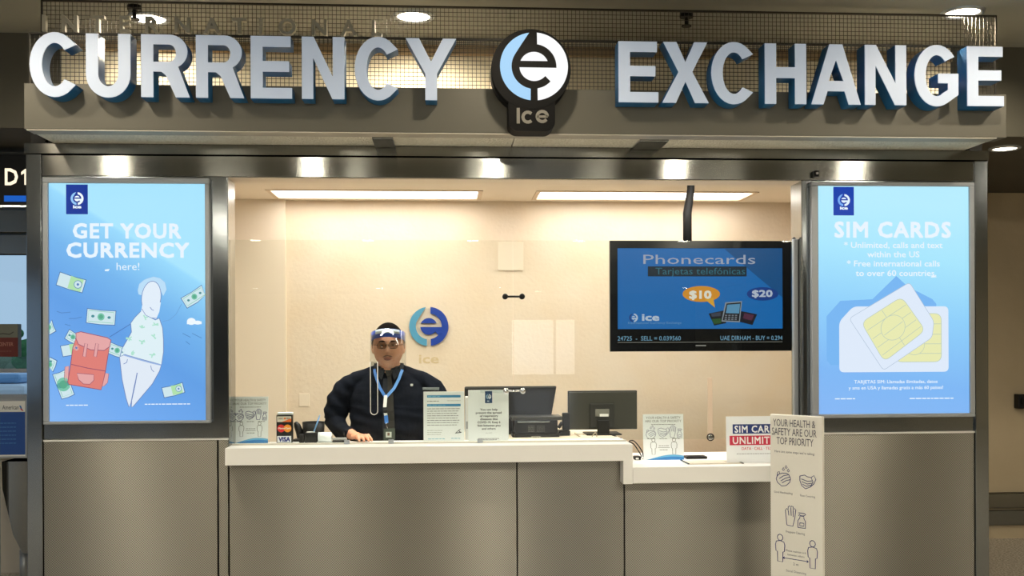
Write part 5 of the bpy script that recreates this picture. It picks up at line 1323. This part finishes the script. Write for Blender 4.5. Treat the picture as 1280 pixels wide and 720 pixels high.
# trousers, belt and shoes
b = MB()
tr_m = mat('black_trousers', (20, 20, 24), .8)
b.loft([(.84, 0, .02, .175, .135), (.92, 0, .015, .205, .160), (.985, 0, .01, .210, .165)], 32)
for s in (-1, 1): b.tube([(s * .092, .015, .92), (s * .104, .0, .72), (s * .108, -.003, .48), (s * .108, .015, .28), (s * .108, .02, .085)], [.112, .098, .075, .068, .062], 20)
remesh(b, 'trousers', tr_m, clerk, .01, 1, 'black trousers')
for s in (-1, 1):
    b = MB(); b.tube([(s * .106, .075, .05), (s * .108, .03, .06), (s * .110, -.04, .055), (s * .115, -.13, .042), (s * .118, -.19, .036)], [.035, .046, .050, .046, .030], 16, flat=.85)
    b.box(s * .112 - .045, s * .112 + .045, -.215, .085, .0005, .018, .006); b.build('shoe', M['black'], clerk)
# hair
hair_m = mat('black_hair', (10, 7, 6), .9, spec=.05, bump=('noise', 160, .8, .004))
def keep_hair(n_):
    nx, ny, nz = n_
    lim = .60 + .10 * math.cos(nx * 9) * .3 if ny < -.25 else (.60 + (ny + .25) * -1.6 if ny < .15 else -.25)
    return nz > max(lim, -.35)
b = MB(); head_geo(b, HC + Vector((0, .002, .002)), .010, keep_hair, 64, 60)
ex = bmesh.ops.solidify(b.bm, geom=b.bm.faces[:], thickness=.008)
hair = b.build('hair', hair_m, clerk, 'short black hair')
b = MB()
for s in (-1, 1): b.box(s * .0865 - .003, s * .0865 + .003, -.055, -.025, HC.z - .01, HC.z + .05, .003)
b.build('sideburns', hair_m, hair)
# face details
yf = lambda x, z: None
fb = MB(); head_geo(fb, HC); fbv = BVHTree.FromBMesh(fb.bm); fb.bm.free()
def face_y(x, z, off=.001):
    h = fbv.ray_cast(Vector((x, -1, z)), Vector((0, 1, 0))); return (h[0].y if h[0] else -.14) - off
for s in (-1, 1):
    x = HC.x + s * .030; z = HC.z + .010; y = face_y(x, z, 0)
    e = MB().ball((x, y + .0075, z), .0108, 16, (1.1, 1, .8)).build('eye', mat('eye_white', (226, 218, 208), .2), clerk, 'dark brown eye')
    MB().ball((x, y - .0018, z), .0048, 12, (1, .45, 1)).build('iris', mat('dark_iris', (26, 16, 12), .1), e)
    MB().tube([(x + s * a, face_y(x + s * a, z + .0065 + c_, .001) - .001, z + .0065 + c_) for a, c_ in ((-.012, -.003), (-.004, .001), (.005, .001), (.014, -.004))], .0024, 8).build('eyelid', skin, e)
    MB().tube([(x + s * a, face_y(x + s * a, z + c_, .002), z + c_) for a, c_ in ((-.016, .020), (-.006, .0235), (.006, .0235), (.018, .018))], [.0025, .0045, .004, .002], 8).build('eyebrow', hair_m, clerk)
lip = mat('lip_skin', (158, 86, 72), .45)
MB().tube([(HC.x + a, face_y(HC.x + a, HC.z - .0585 + c_, .0006), HC.z - .0585 + c_) for a, c_ in ((-.023, -.003), (-.012, .0012), (0, 0), (.012, .0012), (.023, -.003))], [.0014, .0034, .003, .0034, .0014], 8).build('upper_lip', lip, clerk)
MB().tube([(HC.x + a, face_y(HC.x + a, HC.z - .068 + c_, .0006), HC.z - .068 + c_) for a, c_ in ((-.020, .003), (-.010, 0), (0, -.001), (.010, 0), (.020, .003))], [.0016, .004, .005, .004, .0016], 8).build('lower_lip', lip, clerk)
MB().tube([(HC.x + a, face_y(HC.x + a, HC.z - .047 + c_, .0003), HC.z - .047 + c_) for a, c_ in ((-.026, -.007), (-.013, -.001), (0, .0006), (.013, -.001), (.026, -.007))], [.0014, .0032, .0022, .0032, .0014], 8).build('moustache', mat('thin_moustache', (86, 56, 44), .8), clerk)
for s in (-1, 1): pass
# spectacles
gl = thing('spectacles', 'thin dark framed glasses worn by the clerk', 'glasses', PO + Vector((0, HC.y, HC.z)), None)
ORG[gl.name] = Vector((0, HC.y, HC.z))
gz = HC.z + .008
for s in (-1, 1):
    x = s * .031; yy = face_y(0, gz - .0, .0) - .002
    pts = [(x + .024 * math.copysign(abs(math.cos(a)) ** .7, math.cos(a)), yy - .004 + abs(x) * .18 + .0005, gz + .016 * math.copysign(abs(math.sin(a)) ** .7, math.sin(a))) for a in [i * PI / 12 for i in range(25)]]
    MB().tube(pts, .0015, 6).build('rim', M['blackmetal'], gl)
    MB().prism([(x + .023 * math.cos(a), gz + .015 * math.sin(a)) for a in [i * PI / 10 for i in range(20)]], yy + .001 + abs(x) * .1, yy + .002 + abs(x) * .1).build('lens', glass_mat('grey_lens', (232, 229, 224), 1.5), gl)
    MB().tube([(s * .055, yy + .004, gz + .004), (s * .086, yy + .035, gz + .006), (s * .093, HC.y + .01, gz + .008)], .0014, 6).build('temple', M['blackmetal'], gl)
MB().tube([(-.008, yy, gz + .004), (0, yy - .003, gz + .006), (.008, yy, gz + .004)], .0015, 6).build('bridge', M['blackmetal'], gl)
# face shield
fs = thing('face_shield', 'clear plastic face shield with blue and white headband worn by the clerk', 'face shield', PO + Vector((0, HC.y, HC.z)), None)
ORG[fs.name] = Vector((0, HC.y, HC.z))
def band(nm, z0, z1, rx, ry, m, a0, a1, parent, th=.0012, tilt=0.0, lab=None, drop=0.0, n=28, cyo=0.0, off2=None):
    b = MB(); rows = []
    for i in range(n + 1):
        a = math.radians(a0 + (a1 - a0) * i / n); c_, s_ = math.sin(a), -math.cos(a)
        zz = -drop * (1 - math.cos(a)) * 1.0
        def q(r, z, t_=0): return (HC.x + (rx + r) * c_, HC.y + cyo + (ry + r) * s_ - t_, z + zz)
        rows.append([b.bm.verts.new(v_) for v_ in (q(0, z0, tilt), q(0, z1), q(th, z1), q(th, z0, tilt))])
    for i in range(n):
        for k in range(4): f = b.bm.faces.new((rows[i][k], rows[i][(k + 1) % 4], rows[i + 1][(k + 1) % 4], rows[i + 1][k])); f.smooth = k in (0, 2)
    b.bm.faces.new(rows[0]); b.bm.faces.new(rows[-1][::-1]); bmesh.ops.recalc_face_normals(b.bm, faces=b.bm.faces)
    return b.build(nm, m, parent, lab)
zt1 = HC.z + .102; zt0 = HC.z + .056
band('headband', zt0, zt1, .094, .112, mat('shield_blue', (44, 92, 200), .4), -78, 78, fs, .002, 0, 'blue headband', .03)
band('foam_pad', zt0 + .014, zt0 + .040, .078, .096, mat('white_foam', (224, 226, 230), .8), -66, 66, fs, .013, 0, None, .03)
wp = band('white_panel', zt1 - .024, zt1 - .001, .0975, .1165, mat('shield_white', (226, 232, 240), .5), -42, 42, fs, .001, 0, 'white printed strip on the headband', .03)
band('visor', HC.z - .115, zt1, .100, .120, glass_mat('visor_film', (240, 242, 242), 1.5), -80, 80, fs, .0008, .02, None, .03)
band('elastic_strap', zt0 + .006, zt0 + .020, .096, .108, M['white'], 100, 260, fs, .0015, 0, None, .03)
# lanyard and badge
la = thing('lanyard', 'bright blue lanyard with white lettering strip and identity card on the clerk', 'lanyard', PO + Vector((0, -.17, 1.0)), None)
ORG[la.name] = Vector((0, -.17, 1.0))
lbm = mat('lanyard_blue', (64, 128, 214), .6)
A = px_local(466, 452); Bq = px_local(470, 470); C_ = px_local(482, 497); D_ = px_local(501, 462)
ribbon('strap', [(A[0], 1.452), px_local(467.5, 468), px_local(474, 485), C_], .0155, lbm, la, .012)
ribbon('strap', [(D_[0] + .004, 1.448), px_local(498, 474), px_local(492, 486), C_], .0155, mat('lanyard_pale_blue', (96, 152, 224), .6), la, .014)
ribbon('strap_end', [(C_[0], C_[1] + .012), px_local(481, 509)], .018, M['white'], la, .017, .003)
ribbon('buckle', [px_local(481.5, 509), px_local(482, 516)], .022, M['black'], la, .017, .005)
ribbon('strap_end', [px_local(482, 516), px_local(482.5, 519)], .018, M['white'], la, .015, .002)
ribbon('strap_end', [px_local(482.5, 519), px_local(483.5, 528.5)], .020, lbm, la, .015, .002)
X, z = px_local(484, 532); y = front_y(X, z, .018)
MB().tube([(X, y, z + .016), (X - .006, y, z + .008), (X, y, z - .002), (X + .004, y, z - .014)], .003, 8).build('snap_hook', M['chrome'], la)
X, z = px_local(487, 542.5); y = front_y(X, z, .02)
MB().box(X - .031, X + .031, y - .002, y + .001, z - .032, z + .032, .001).build('card_sleeve', mat('card_dark_green', (60, 72, 62), .4), la)
MB().box(X - .019, X + .012, y - .0032, y - .0021, z - .016, z + .014, .0002).build('photo_card', mat('card_white', (206, 214, 206), .5), la)
MB().box(X - .010, X + .002, y - .0040, y - .0033, z - .006, z + .010, .0002).build('portrait', mat('portrait_brown', (120, 96, 80), .6), la)
for o in (gl, fs, la): pass
# office chair back seen dark behind nothing else: none in the photograph
bpy.context.view_layer.update()
